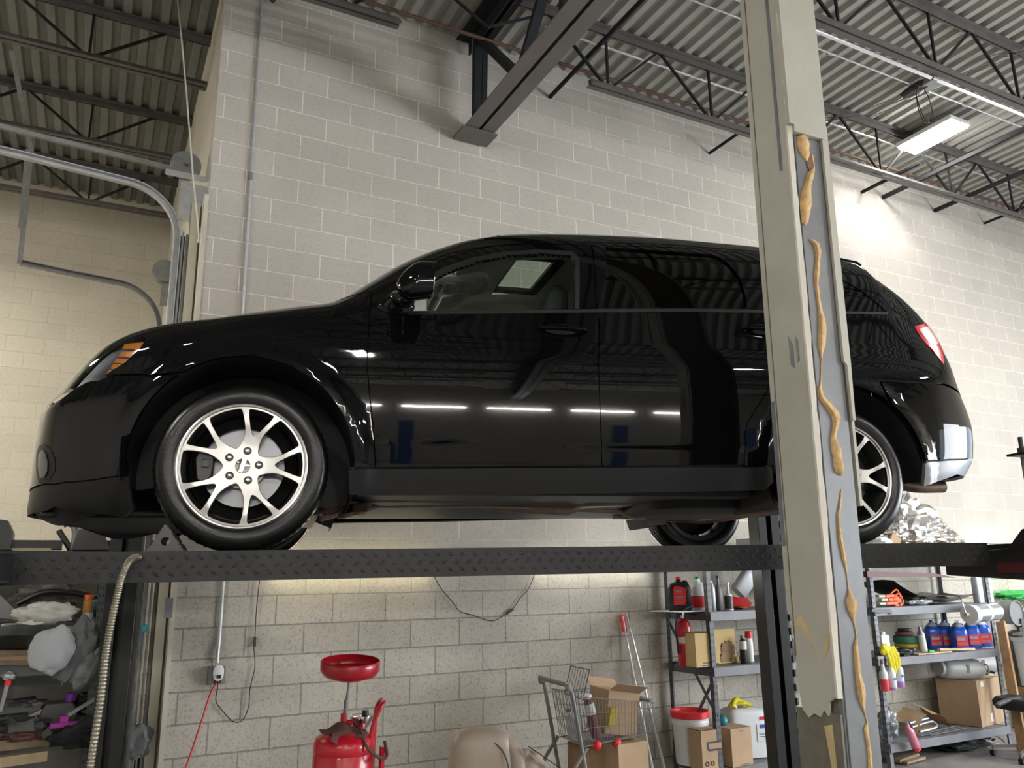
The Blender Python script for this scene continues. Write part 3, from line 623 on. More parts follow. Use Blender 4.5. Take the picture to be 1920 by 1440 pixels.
# rubber wheel chock in front of the tyre
q = [side(*a, .95) for a in ((276, 1031), (310, 985), (343, 1031))]
ch = []
def saw(a, b, n):
    o = []
    for i in range(n):
        t0, t1 = i/n, (i+.5)/n; nx, nz = -(b[1]-a[1]), (b[0]-a[0]); l = math.hypot(nx, nz)
        o += [(a[0]+(b[0]-a[0])*t0, a[1]+(b[1]-a[1])*t0), (a[0]+(b[0]-a[0])*t1+nx/l*.004, a[1]+(b[1]-a[1])*t1+nz/l*.004)]
    return o
q = [(q[0][0], .002), (q[1][0], q[1][1]), (q[2][0], .002)]
o3 = saw(q[0], q[1], 9)+saw(q[1], q[2], 9)+saw(q[2], q[0], 9)
c = (sum(a[0] for a in q)/3, q[1][1]*.37)
chock = thing('wheel_chock', 'triangular black rubber wheel chock on the runway in front of the front tyre', 'wheel chock', ORG+axv*c[0]-ayv*.87+azv*.003)
chock.rotation_euler = Matrix((axv, ayv, azv)).transposed().to_euler()
hole = [(c[0]+.016*math.cos(k/16*6.283), c[1]+.016*math.sin(k/16*6.283)) for k in range(16)]
def ring_prism(outer, holes, d0, d1):
    pts = [Vector(p) for p in outer]; ed = [(i, (i+1) % len(outer)) for i in range(len(outer))]
    for h in holes:
        b = len(pts); pts += [Vector(p) for p in h]; ed += [(b+i, b+(i+1) % len(h)) for i in range(len(h))]
    V2, E2, F2, ov, oe, of = delaunay_2d_cdt(pts, ed, [], 0, 1e-6)
    P = np.array([list(v) for v in V2]); O_ = np.array(outer)
    def inside(p, poly):
        x, y = p; r = False; n = len(poly)
        for i in range(n):
            x0, y0 = poly[i]; x1, y1 = poly[i-1]
            if (y0 > y) != (y1 > y) and x < (x1-x0)*(y-y0)/(y1-y0)+x0: r = not r
        return r
    F = []
    for t3 in F2:
        g_ = P[list(t3)].mean(0)
        if inside(g_, outer) and not any(inside(g_, h) for h in holes): F.append(tuple(t3))
    n = len(P); vs = [(a, d0, b) for a, b in P]+[(a, d1, b) for a, b in P]; fs = [f[::-1] for f in F]+[tuple(i+n for i in f) for f in F]
    m = [0]*len(fs); cnt = {}
    for f in F:
        for i in range(3): e = (f[i], f[(i+1) % 3]); cnt[tuple(sorted(e))] = cnt.get(tuple(sorted(e)), 0)+1
    sidef = [(a, b, b+n, a+n) for (a, b), k in cnt.items() if k == 1]
    mb = MB(); mb.add(vs, fs, 0); mb.f += sidef; mb.m += [1]*len(sidef); return mb
cm = ring_prism([(a-c[0], b) for a, b in o3], [[(a-c[0], b) for a, b in hole]], -.08, .08)
cm.m = [0]*len(cm.m); part('body', cm, 'dgrey', chock, smooth=None)

fp_ = []
for d_ in (0, .05):
    for (x, z) in ((6.45, 1.735), (7.4, 1.705), (7.75, 1.66), (7.4, 1.675), (6.45, 1.68)):
        v = Vector((x-ORG.x, 5.3+d_-ORG.y, 0)); c_, s_ = math.cos(-AN), math.sin(-AN); fp_.append((v.x*c_-v.y*s_, v.x*s_+v.y*c_, z))
part('approach_flap', MB().add(fp_, [(0, 1, 2, 3, 4), (9, 8, 7, 6, 5)]+[(i, i+5, (i+1) % 5+5, (i+1) % 5) for i in range(5)]), 'reddull', lift)
# ================================================================= THE CAR
def herm(x,xs,ys):
    x=np.asarray(x,float); xs=np.asarray(xs,float); ys=np.asarray(ys,float)
    h=np.diff(xs); d=np.diff(ys)/h; m=np.zeros(len(xs)); m[0]=d[0]; m[-1]=d[-1]
    for i in range(1,len(xs)-1):
        if d[i-1]*d[i]>0:
            w1=2*h[i]+h[i-1]; w2=h[i]+2*h[i-1]; m[i]=(w1+w2)/(w1/d[i-1]+w2/d[i])
    xc=np.clip(x,xs[0],xs[-1]); k=np.clip(np.searchsorted(xs,xc,side='right')-1,0,len(h)-1)
    t=(xc-xs[k])/h[k]; hh=h[k]
    return (2*t**3-3*t**2+1)*ys[k]+(t**3-2*t**2+t)*hh*m[k]+(-2*t**3+3*t**2)*ys[k+1]+(t**3-t**2)*hh*m[k+1]
def sst(x,a,b):
    t=np.clip((np.asarray(x,float)-a)/(b-a),0,1); return t*t*(3-2*t)
ZTX=[-1.0,-.8,-.72,-.62,-.5,-.35,-.17,.02,.19,.33,.40,.5,.69,.87,1.06,1.23,1.5,1.8,2.2,2.67,3.0,3.18,3.33,3.38,3.55,3.66,3.77,3.84,4.0]
ZTZ=[0.80,0.81,0.875,0.965,1.02,1.05,1.073,1.116,1.16,1.185,1.226,1.309,1.46,1.565,1.643,1.684,1.719,1.742,1.76,1.763,1.750,1.737,1.722,1.675,1.555,1.465,1.365,1.30,1.28]
ZBX=[-1.0,-.8,-.5,-.2,.2,.5,.9,1.5,2.5,3.2,3.6,4.0]
ZBZ=[.60,.60,.74,.84,.93,.985,1.015,1.03,1.045,1.05,1.02,.98]
AFZ=[.1,.2,.3,.45,.6,.66,.72,.8,.9,1.1]; AFA=[.90,.950,.942,.938,.93,.90,.872,.86,.85,.84]
ARZ=[.1,.28,.36,.46,.62,.72,.80,.90,1.0,1.2,1.3]; ARA=[.85,.89,.955,1.030,1.050,1.030,1.003,.985,.985,.985,.97]
WLZ=[.1,.2,.3,.38,.5,.7,.85,.93,1.0,1.06,1.2]; WLW=[.84,.875,.900,.915,.924,.931,.928,.915,.895,.878,.85]
NF,NR=2.7,4.6
WB=2.89; LF=1.3; LR=1.5; LT=.8
def ztop(X): return herm(X,ZTX,ZTZ)
def zbel(X): return herm(X,ZBX,ZBZ)
def aa(X): return .20*sst(X,.0,.7)
def mm(X): return 2.6+1.6*sst(X,.1,.7)
def Af(Z): return herm(Z,AFZ,AFA)
def Ar(Z): return herm(Z,ARZ,ARA)
def wlow(X,Z):
    w=herm(Z,WLZ,WLW)
    for cx in (0.,WB):
        r=np.hypot(X-cx,(Z-.345)*1.02); w=w+.020*(1-sst(r,.475,.545))
    w=w-.010*(1-sst(Z,.448,.462))*sst(X,.5,.6)*(1-sst(X,2.3,2.4))
    return w
def X2P(X,Z):
    X=np.asarray(X,float); Z=np.asarray(Z,float)
    qf=np.clip(-X/Af(Z),0,1); qr=np.clip((X-WB)/Ar(Z),0,1)
    return np.where(X<0,-LF*np.arcsin(qf**(NF/2))*2/np.pi,np.where(X>WB,WB+LR*np.arcsin(qr**(NR/2))*2/np.pi,X))
def Z2Q(X,Z):
    zb=zbel(X); q=np.clip((Z-zb)/(ztop(X)-zb),0,1); return np.where(Z>zb,LT*np.arcsin(q**(mm(X)/2))*2/np.pi,Z-zb)
def PQ(X,Z): return X2P(X,Z),Z2Q(X,Z)
def inv(P,Q,n=14):
    P=np.asarray(P,float); Q=np.asarray(Q,float)
    X=P.copy(); Z=np.full_like(P,.6)
    sf=np.sin(np.clip(-P/LF,0,1)*np.pi/2)**(2/NF); sr=np.sin(np.clip((P-WB)/LR,0,1)*np.pi/2)**(2/NR)
    for _ in range(n):
        X=np.where(P<0,-Af(Z)*sf,np.where(P>WB,WB+Ar(Z)*sr,P))
        zb=zbel(X); zt=ztop(X); rr=np.sin(np.clip(Q/LT,0,1)*np.pi/2)
        Zn=np.where(Q>0,zb+(zt-zb)*rr**(2/mm(X)),zb+Q); Z=.5*Z+.5*Zn if _<n-1 else Zn
    return X,Z
def surf(P,Q):
    P=np.asarray(P,float);Q=np.asarray(Q,float); X,Z=inv(P,Q)
    rr=np.clip(Q/LT,0,1)*np.pi/2; m=mm(X)
    q=np.sin(rr)**(2/m); fz=np.where(Q>0,(1-aa(X)*q)*np.cos(rr)**(2/m),1.)
    fx=np.where(P<0,np.cos(np.clip(-P/LF,0,1)*np.pi/2)**(2/NF),np.where(P>WB,np.cos(np.clip((P-WB)/LR,0,1)*np.pi/2)**(2/NR),1.))
    w=wlow(X,np.minimum(Z,zbel(X)))*fx*fz
    return X,w,Z
def wXZ(X, Z):
    X = float(X); Z = float(Z)
    q = min(max(-X/float(Af(Z)) if X < 0 else (X-WB)/float(Ar(Z)) if X > WB else 0, 0), .9999); n_ = NF if X < 0 else NR
    fx = (1-q**n_)**(1/n_); zb = float(zbel(X)); m = float(mm(X)); r = min(max((Z-zb)/(float(ztop(X))-zb), 0), .9999)
    fz = (1-float(aa(X))*r)*(1-r**m)**(1/m)
    return float(wlow(X, min(Z, zb)))*fx*fz
def S(px, py):
    Y = .9
    for _ in range(40):
        X, Z = side(px, py, Y); Y = .55*Y+.45*wXZ(X, Z)
    return X, Z
car = thing('suv', 'glossy black five door SUV parked high on the four post lift', 'car', ORG)
car.rotation_euler = Matrix((axv, ayv, azv)).transposed().to_euler()
def inpoly(P, poly):
    x, y = P[:, 0], P[:, 1]; r = np.zeros(len(P), bool); n = len(poly)
    for i in range(n):
        x0, y0 = poly[i]; x1, y1 = poly[i-1]
        c = (y0 > y) != (y1 > y)
        with np.errstate(divide='ignore', invalid='ignore'): xx = (x1-x0)*(y-y0)/(y1-y0+1e-30)+x0
        r ^= c & (x < xx)
    return r
def resamp(poly, step):
    out = []
    for i in range(len(poly)):
        a, b = np.array(poly[i]), np.array(poly[(i+1) % len(poly)]); n = max(1, int(np.linalg.norm(b-a)/step))
        out += [tuple(a+(b-a)*k/n) for k in range(n)]
    return out
def shrink(poly, d):
    if d == 0: return poly
    P = np.array(poly); n = len(P); ar = .5*np.sum(P[:, 0]*np.roll(P[:, 1], -1)-np.roll(P[:, 0], -1)*P[:, 1]); s = 1 if ar > 0 else -1
    e0 = P-np.roll(P, 1, 0); e1 = np.roll(P, -1, 0)-P
    n0 = np.c_[-e0[:, 1], e0[:, 0]]*s; n1 = np.c_[-e1[:, 1], e1[:, 0]]*s
    n0 /= np.linalg.norm(n0, axis=1)[:, None]+1e-12; n1 /= np.linalg.norm(n1, axis=1)[:, None]+1e-12
    b = n0+n1; b /= np.linalg.norm(b, axis=1)[:, None]+1e-12; c = np.clip((b*n0).sum(1), .5, 1)
    return [tuple(q) for q in P+b*(d/c)[:, None]]
def sn(P, Q):   # surface point and outward normal (w>0 side)
    X, w, Z = surf(P, Q); e = 2e-3
    Xa, wa, Za = surf(P+e, Q); Xb, wb_, Zb = surf(P-e, Q); Xc, wc, Zc_ = surf(P, Q+e); Xd, wd, Zd = surf(P, Q-e)
    u = np.c_[Xa-Xb, wa-wb_, Za-Zb]; v = np.c_[Xc-Xd, wc-wd, Zc_-Zd]; n = np.cross(v, u); l = np.linalg.norm(n, axis=1); n /= l[:, None]+1e-12
    n[(n[:, 1] < 0) & (np.abs(Q) < .4) & (P > -.5) & (P < 3.4)] *= -1
    return np.c_[X, w, Z], n
CIRC = [(0., .345), (WB, .345)]
def panel(name, poly, mats, holes=(), gap=.0022, step=.024, off=0., ret=.02, xz=True, sides=(-1, 1), label=None, hgap=0.):
    """body panel: outline in (X,Z) of the side view or in surface parameters, laid on the body surface"""
    toPQ = lambda L: [tuple(map(float, PQ(x, z))) for x, z in L]
    conv = toPQ if xz else (lambda L: L)
    poly = conv(resamp(poly, step) if xz else poly) ; poly = resamp(poly, step*1.2); poly = shrink(poly, gap)
    H = [shrink(resamp(toPQ(resamp(h, step)), step*1.2), -hgap) for h in holes]
    A = np.array(poly); x0, y0 = A.min(0); x1, y1 = A.max(0)
    gx, gy = np.meshgrid(np.arange(x0+step/2, x1, step), np.arange(y0+step/2, y1, step)); G = np.c_[gx.ravel(), gy.ravel()]
    G[:, 0] += (np.arange(len(G)) % 2)*1e-4
    B = np.concatenate([A]+[np.array(h) for h in H])
    ok = inpoly(G, poly)
    for h in H: ok &= ~inpoly(G, h)
    G = G[ok]
    for i in range(0, len(G), 4000):
        d = np.sqrt(((G[i:i+4000, None, :]-B[None])**2).sum(2)).min(1); G[i:i+4000][d < step*.55] = np.nan
    G = G[~np.isnan(G[:, 0])]
    pts = list(map(tuple, A)); ed = [(i, (i+1) % len(A)) for i in range(len(A))]
    for h in H:
        b = len(pts); pts += list(map(tuple, h)); ed += [(b+i, b+(i+1) % len(h)) for i in range(len(h))]
    pts += list(map(tuple, G))
    V2, _, F2, _, _, _ = delaunay_2d_cdt([Vector(p) for p in pts], ed, [], 0, 1e-6)
    P2 = np.array([[v[0], v[1]] for v in V2]); F = np.array([t for t in F2 if len(t) == 3]); cen = P2[F].mean(1)
    k = inpoly(cen, poly)
    for h in H: k &= ~inpoly(cen, h)
    F = F[k]; P3, N3 = sn(P2[:, 0], P2[:, 1]); P3 = P3+N3*off
    cnt = {}
    for f in F:
        for i in range(3): e = (f[i], f[(i+1) % 3]); key = (min(e), max(e)); cnt[key] = (cnt.get(key, (0, 0))[0]+1, e)
    be = [e for c, e in cnt.values() if c == 1]
    res = []
    for s in sides:
        vs = P3*np.array([1, s, 1]); nn = N3*np.array([1, s, 1]); n = len(vs); fs = [tuple(map(int, f)) for f in F]
        allv = [tuple(p) for p in vs]; nv = [tuple(p) for p in nn]; mi = [0]*len(fs)
        if ret:
            R_ = vs-nn*ret; allv += [tuple(p) for p in vs]+[tuple(p) for p in R_]; nv += [tuple(p) for p in nn]*2
            fs += [(int(a)+n, int(b)+n, int(b)+2*n, int(a)+2*n) for a, b in be]; mi += [0]*len(be)
        me = bpy.data.meshes.new(name); me.from_pydata(allv, [], fs); me.materials.append(M[mats])
        # orient by the outward normal
        tri = vs[F]; gn = np.cross(tri[:, 1]-tri[:, 0], tri[:, 2]-tri[:, 0]); flip = (gn*nn[F[:, 0]]).sum(1) < 0
        if flip.mean() > .5: me.flip_normals()
        me.polygons.foreach_set('use_smooth', [i < len(F) for i in range(len(fs))])
        me.update()
        ln = np.zeros((len(me.loops), 3)); vi = np.zeros(len(me.loops), int); me.loops.foreach_get('vertex_index', vi)
        lp = np.zeros(len(me.polygons), int); me.polygons.foreach_get('loop_start', lp)
        ln = np.array(nv)[vi]; pn = np.zeros(len(me.polygons)*3); me.polygons.foreach_get('normal', pn); pn = pn.reshape(-1, 3)
        if ret:
            st = int(lp[len(F)]); rep = np.repeat(pn[len(F):], 4, 0); ln[st:st+len(rep)] = rep
        me.normals_split_custom_set([tuple(q) for q in ln])
        # drop unused verts cheaply
        o = bpy.data.objects.new(name, me); link(o, car)
        if label: o['label'] = label
        res.append(o)
    return res
def L(*px): return [S(*p) for p in px]
def arch(k, a0, a1, r=.445, n=28):
    cx, cz = CIRC[k]; return [(cx+r*math.cos(math.radians(a0+(a1-a0)*i/n)), cz+r*math.sin(math.radians(a0+(a1-a0)*i/n))) for i in range(n+1)]
Q0 = .55*LT
def topline(x0, x1, n=30):  # points of the side view lying on the seam between side and top surfaces
    out = []
    for i in range(n+1):
        x = x0+(x1-x0)*i/n; X, Z = x, None
        zb, zt, m = float(zbel(x)), float(ztop(x)), float(mm(x)); out.append((x, zb+(zt-zb)*math.sin(.55*math.pi/2)**(2/m)))
    return out
fd = L((697, 547), (694, 582), (692, 610), (689, 653), (688, 680), (691, 718), (695, 758), (700, 800), (704, 876))
dtop = L((697, 547), (740, 520), (800, 489), (860, 471), (930, 461), (1000, 458), (1080, 459), (1108, 461))
bseam = L((1110, 461), (1114, 500), (1117, 560), (1120, 582), (1123, 605), (1122, 680), (1124, 740), (1126, 800), (1129, 874))
rtop = L((1110, 461), (1200, 462), (1300, 466), (1400, 475), (1470, 486))
rrear = L((1500, 502), (1505, 580), (1500, 640), (1475, 690), (1447, 718), (1417, 767), (1402, 792), (1397, 812), (1396, 872))
dlo1 = L((769, 583), (900, 582), (1079, 579), (1079, 490), (1070, 479), (1010, 475), (950, 479), (890, 491), (840, 509), (806, 527), (785, 546))
dlo2 = L((1133, 576), (1260, 576), (1401, 577), (1398, 555), (1387, 520), (1368, 496), (1350, 482), (1335, 477), (1240, 470), (1135, 463))
dlo3 = L((1530, 583), (1661, 584), (1645, 568), (1620, 549), (1577, 522), (1530, 503), (1515, 500))
hl = L((124, 736), (131, 708), (150, 676), (180, 650), (200, 638), (235, 634), (268, 632), (272, 637), (262, 654), (235, 678), (212, 692), (195, 704), (185, 710), (163, 713), (140, 725))
tl = L((1713, 612), (1728, 608), (1742, 606), (1755, 617), (1763, 637), (1767, 655), (1769, 684), (1757, 668), (1742, 653), (1727, 635))
# ---- front
hl_top = [q for q in hl[1:7]]; hl_low = hl[11:15]
front_c = -float(Af(.5))
def P2X(p, z): return float(inv(np.array([p]), np.array([z-.6]))[0][0])
bump_top = [S(280, 706), S(262, 703), S(195, 708)]+[S(185, 713), S(163, 716), S(140, 729), S(124, 741)]
pq = lambda Lx: [tuple(map(float, PQ(x, z))) for x, z in Lx]
zq = lambda p, z: (p, float(z-zbel(P_to_X(p, z))))
def P_to_X(p, z):
    if p < 0: return -float(Af(z))*math.sin(min(1, -p/LF)*math.pi/2)**(2/NF)
    if p > WB: return WB+float(Ar(z))*math.sin(min(1, (p-WB)/LR)*math.pi/2)**(2/NR)
    return p
ff_line = [(-.43, .315)]+[S(240, 892), S(180, 899), S(120, 904), S(85, 907)]
fb = pq(arch(0, 126, 176, n=12))+pq(ff_line)+[zq(-LF*.85, .285), zq(-LF, .285), zq(-LF, .60), zq(-LF*.85, .61)]+pq(bump_top[::-1])
panel('front_bumper', fb, 'paint', xz=False)
panel('lower_fascia', pq(ff_line)+[zq(-LF*.85, .28), zq(-LF, .28), zq(-LF, .185), zq(-LF*.8, .175)]+pq([S(100, 952), (-.62, .165), (-.44, .135), (-.40, .17)]), 'trim', xz=False, off=-.004)
panel('headlamp_lens', pq(hl[1:13])+pq([S(163, 712), S(140, 724), S(126, 734)])+[zq(-1.0, .665), zq(-1.0, .74)], 'clear', xz=False, ret=.0, off=.001)
panel('headlamp_housing', pq(hl[1:13])+pq([S(163, 712), S(140, 724), S(126, 734)])+[zq(-1.0, .665), zq(-1.0, .74)], 'lamp_in', xz=False, ret=.0, off=-.045, gap=-.004)
for a, b, c, d in (((268, 640), (232, 643), (227, 652), (258, 655)), ((256, 657), (226, 658), (220, 667), (245, 670)), ((242, 672), (217, 671), (211, 679), (232, 681)), ((228, 683), (210, 682), (205, 690), (215, 692)), ((212, 694), (203, 692), (198, 700), (196, 702))):
    panel('amber_reflector', L(a, b, c, d), 'amber', ret=0, off=-.006, gap=0, sides=(-1, 1), label='amber turn signal slat')
panel('grille', [zq(-LF, .60), zq(-LF, .78), zq(-1.02, .76), zq(-1.02, .655), zq(-LF*.85, .615)], 'trim', xz=False)
fend = hl[6:12]+[S(195, 706), S(262, 701), S(280, 704)]+arch(0, 124, -2, n=34)+[S(656, 877), S(704, 876)]+fd[::-1][1:]
fend_pq = pq(fend)+[(.36, .30), (.30, Q0), (-.45, Q0), (-.58, Q0*.8)]
panel('front_fender', fend_pq, 'paint', xz=False)
panel('front_door', fd[::-1]+dtop[1:]+bseam[1:], 'paint', holes=[dlo1])
panel('rear_door', bseam[::-1]+rtop[1:]+rrear, 'paint', holes=[dlo2])
P_END = WB+LR
qp = pq([S(1396, 873), S(1447, 873)]+arch(1, 182, 56, n=30)+[S(1648, 711), S(1700, 713), S(1770, 719)])+[(P_END*.97, -.22), (P_END, -.22), (P_END, Q0)]+[(x, Q0) for x in (3.3, 2.6, 2., 1.5, 1., .6, .42, .33)]+[(.38, .31)]+pq(dtop+rtop[1:]+rrear[:-1])
panel('quarter_panel', qp, 'paint', xz=False, holes=[dlo3, tl])
rb_low = [S(1735, 866), S(1746, 863), S(1780, 861), S(1812, 860)]
panel('rear_bumper', pq(arch(1, 54, 8, n=16)+rb_low)+[(P_END*.97, -.5), (P_END, -.5), (P_END, -.235), (P_END*.97, -.235)]+pq([S(1770, 722), S(1700, 716), S(1650, 714)]), 'paint', xz=False)
panel('rear_valance', pq([S(1735, 868), S(1746, 865), S(1780, 863), S(1812, 862)])+[(P_END*.97, -.51), (P_END, -.51), (P_END, -.64), (P_END*.95, -.64)]+pq([S(1795, 890), S(1760, 903), S(1732, 913)]), 'silver', xz=False, off=-.002, label='silver lower rear bumper')
panel('taillight', tl, 'redlens', ret=.02, gap=.001, off=.003)
panel('taillight_core', L((1722, 618), (1740, 612), (1752, 625), (1757, 645), (1748, 650), (1735, 636)), 'redin', ret=0, off=.0042, gap=0)
panel('sill', L((652, 880), (704, 878), (960, 877), (1129, 876), (1290, 876), (1447, 874))+[(2.44, .30)]+[(2.40, .262), (1.13, .232), (.43, .225)], 'trim', off=.002)
panel('front_window', dlo1, 'glass', ret=0, gap=-.012, off=-.022)
panel('rear_window', dlo2, 'darkglass', ret=0, gap=-.012, off=-.012)
panel('quarter_window', dlo3, 'darkglass', ret=0, gap=-.01, off=-.004)
panel('window_seal', [S(766, 590), S(900, 589), S(1128, 586), S(1300, 585), S(1500, 588), S(1664, 590), S(1664, 586), S(1500, 583), S(1300, 579), S(1128, 580), S(900, 583), S(766, 584)], 'seal', off=.003, gap=0)
fs_ = [S(1079, 579), S(1079, 490), S(1070, 479), S(1010, 475), S(950, 479), S(890, 491), S(840, 509), S(806, 527)]
fs2 = [S(1086, 579), S(1086, 484), S(1074, 471), S(1010, 468), S(945, 472), S(882, 484), S(830, 502), S(800, 520)]
panel('window_frame', fs_+fs2[::-1], 'seal', off=.001, gap=0)
cut = lambda L_, d: [tuple(q) for q in shrink(L_, d)]
panel('inner_body', [zq(-LF, .22), zq(-LF, .78)]+[(x, Q0) for x in (-.5, .3, 1, 2, 3.3, P_END)]+[(P_END, -.56), (3.6, -.58), (WB+.5, -.66), (2.3, -.74), (.5, -.66), (-.3, -.60), (-.5, -.55)], 'under', xz=False, holes=[cut(dlo1, -.02), arch(0, 0, 350, .46, 36), arch(1, 0, 350, .46, 36)], off=-.035, ret=0, step=.04, gap=0)
# ---- top surfaces
def topZ(x, t):
    zb, zt, m, a_ = float(zbel(x)), float(ztop(x)), float(mm(x)), float(aa(x)); f = lambda q: (1-a_*q)*(1-min(q, 1)**m)**(1/m)
    q0 = math.sin(.55*math.pi/2)**(2/m); y = t*f(q0); lo, hi = q0, 1.
    for _ in range(30):
        mid = (lo+hi)/2
        if f(mid) > y: lo = mid
        else: hi = mid
    if x < 0: fx = (1-min(.999, -x/float(Af(zt)))**NF)**(1/NF)
    elif x > WB: fx = (1-min(.999, (x-WB)/float(Ar(zt)))**NR)**(1/NR)
    else: fx = 1
    return float(wlow(x, zb))*f(q0)*fx, zb+(zt-zb)*lo
def top(name, xs, m, hole=None, ts=None, dz=0., label=None):
    ts = ts or [math.sin(math.pi/2*i/12) for i in range(-12, 13)]; vs = []; fs = []
    for x in xs:
        w_, _ = topZ(x, 1)
        for t_ in ts: vs.append((x, t_*w_, topZ(x, abs(t_))[1]+dz))
    k = len(ts)
    for i in range(len(xs)-1):
        for j in range(k-1):
            xm, ym = (xs[i]+xs[i+1])/2, (vs[i*k+j][1]+vs[i*k+j+1][1])/2
            if hole and hole[0] < xm < hole[1] and hole[2] < ym < hole[3]: continue
            fs.append((i*k+j, (i+1)*k+j, (i+1)*k+j+1, i*k+j+1))
    return part(name, MB().add(vs, fs), m, car, smooth=80, label=label)
lin = lambda a, b, n: [a+(b-a)*i/n for i in range(n+1)]
top('hood', lin(-.84, .345, 40), 'paint')
top('windshield', lin(.36, 1.18, 24), 'darkglass' if 0 else 'glass', dz=-.004)
H_ = (1.385, 1.67, -.17, .40)
wr = topZ(1.5, 1)[0]
ts_r = sorted(set([math.sin(math.pi/2*i/12) for i in range(-12, 13)]+[-.50/wr, .50/wr]))
top('roof', lin(1.185, 1.30, 4)+lin(1.34, 1.86, 10)+lin(1.9, 3.34, 36), 'paint', hole=(1.33, 1.87, -.505, .505), ts=ts_r)
top('sunroof', lin(1.33, 1.87, 8), 'roofglass', ts=[(-.50+.10*i)/wr for i in range(11)], dz=-.006, label='tinted glass sunroof')
top('liftgate', lin(3.345, WB+float(Ar(1.3))*.995, 30), 'paint')
sv = MB(); rows = []
for t_ in [-.97+1.94*i/24 for i in range(25)]:
    w_, _ = topZ(3.2, 1); z0 = topZ(3.1, abs(t_))[1]; z1_ = topZ(3.33, abs(t_))[1]; e_ = .012*(1-abs(t_)**6)
    rows.append([(3.10, t_*w_, z0-.006), (3.22, t_*w_, z0+.004+e_*.5), (3.38, t_*w_*.99, z1_+.008+e_), (3.44-.03*t_*t_, t_*w_*.985, z1_-.008), (3.40-.03*t_*t_, t_*w_*.97, z1_-.04), (3.2, t_*w_*.97, z1_-.03)])
sv.add([q for r in rows for q in r], [(i*6+j, i*6+(j+1) % 6, (i+1)*6+(j+1) % 6, (i+1)*6+j) for i in range(24) for j in range(6)]+[tuple(range(6)), tuple(144+j for j in range(6))])
part('rear_spoiler', sv, 'paint', car, smooth=50)
# ---- cabin
hx = sorted(set([round(1.0+.06*i, 3) for i in range(38)]+[1.385, 1.67])); hy = sorted(set([round(-.62+.062*i, 3) for i in range(21)]+[-.17, .40]))
vs, fs = [], []
for x in hx:
    for y in hy:
        w_, _ = topZ(x, 1); tt = min(1, abs(y)/w_); zt = topZ(x, tt)[1]-.05-(.10*max(0, abs(y)-.5)/.12 if abs(y) > .5 else 0); vs.append((x, y, zt))
k = len(hy)
for i in range(len(hx)-1):
    for j in range(k-1):
        xm, ym = (hx[i]+hx[i+1])/2, (hy[j]+hy[j+1])/2
        if H_[0] < xm < H_[1] and H_[2] < ym < H_[3]: continue
        fs.append((i*k+j, (i+1)*k+j, (i+1)*k+j+1, i*k+j+1))
part('headliner', MB().add(vs, fs), 'liner', car, smooth=60)
fr = MB(); zf = topZ(1.5, 0)[1]-.045
for a, b in (((H_[0], H_[2]), (H_[1], H_[2])), ((H_[1], H_[2]), (H_[1], H_[3])), ((H_[1], H_[3]), (H_[0], H_[3])), ((H_[0], H_[3]), (H_[0], H_[2]))):
    fr.bar((a[0], a[1], zf+.00), (b[0], b[1], zf+.00), .022, .03)
part('sunroof_frame', fr.box((H_[1]-.025, .12, zf+.0), (.04, .56, .02)).box((1.52, H_[3]-.025, zf+.0), (.30, .05, .02)), 'seal', car)
cz = 1.555
part('overhead_console', MB().lathe([(.0, -.03), (.85, -.03), (1, -.012), (1, .035), (0, .035)], (1.10, .02, cz), n=28, sq=(.16, .13, .6)).box((1.03, .02, cz-.034), (.06, .16, .01)), 'liner2', car)
part('console_panel', MB().box((1.12, .02, cz-.034), (.09, .13, .006)).cyl((1.02, .07, cz-.032), (1.02, .07, cz-.045), .02, n=14), 'grey', car)
for s in (-1, 1): part('sun_visor', MB().box((1.10, s*.36, 1.545-(0 if s > 0 else .0)), (.16, .34, .02), rot=Matrix.Rotation(-.25, 3, 'Y')), 'liner2', car, bevel=.006)
part('cabin_mirror', MB().box((.93, .0, 1.44), (.03, .23, .07)).cyl((.95, 0, 1.47), (1.0, 0, 1.56), .01), 'blk', car, bevel=.006)
panel('inner_trim', pq([(.8, .95), (2.9, 1.0)])+[(2.9, Q0*.95), (1.2, Q0*.95), (.8, Q0*.8)], 'liner2', xz=False, sides=(1,), off=-.06, ret=0, gap=0, holes=[cut(dlo1, -.005)], step=.04)
def seat(y):
    b = MB().lathe([(.7, .5), (1, .56), (1, .95), (.85, 1.12), (.5, 1.15), (0, 1.15)], (1.50, y, 0), n=24, sq=(.075, .24, .6))
    o = part('seat', b, 'seatc', car); h = MB().lathe([(0, 1.20), (.8, 1.20), (1, 1.24), (1, 1.36), (.7, 1.40), (0, 1.40)], (1.54, y, 0), n=20, sq=(.05, .125, .6)).cyl((1.53, y-.05, 1.1), (1.54, y-.05, 1.25), .007).cyl((1.53, y+.05, 1.1), (1.54, y+.05, 1.25), .007)
    part('headrest', h, 'seatc', o)
seat(-.38); seat(.38)
part('dashboard', MB().box((.78, 0, .95), (.35, 1.3, .18)), 'dgrey', car, bevel=.04)
part('steering_wheel', MB().tube([(1.05+.06*math.sin(a_*6.283/24), -.38+.18*math.cos(a_*6.283/24), .95+.17*math.sin(a_*6.283/24)) for a_ in range(24)], .014, closed=True), 'blk', car)
part('floor_pan', MB().box((1.45, 0, .27), (1.95, 1.5, .05)).box((0, 0, .42), (.95, .95, .25)).box((2.95, 0, .40), (1.0, .95, .25)), 'under', car)
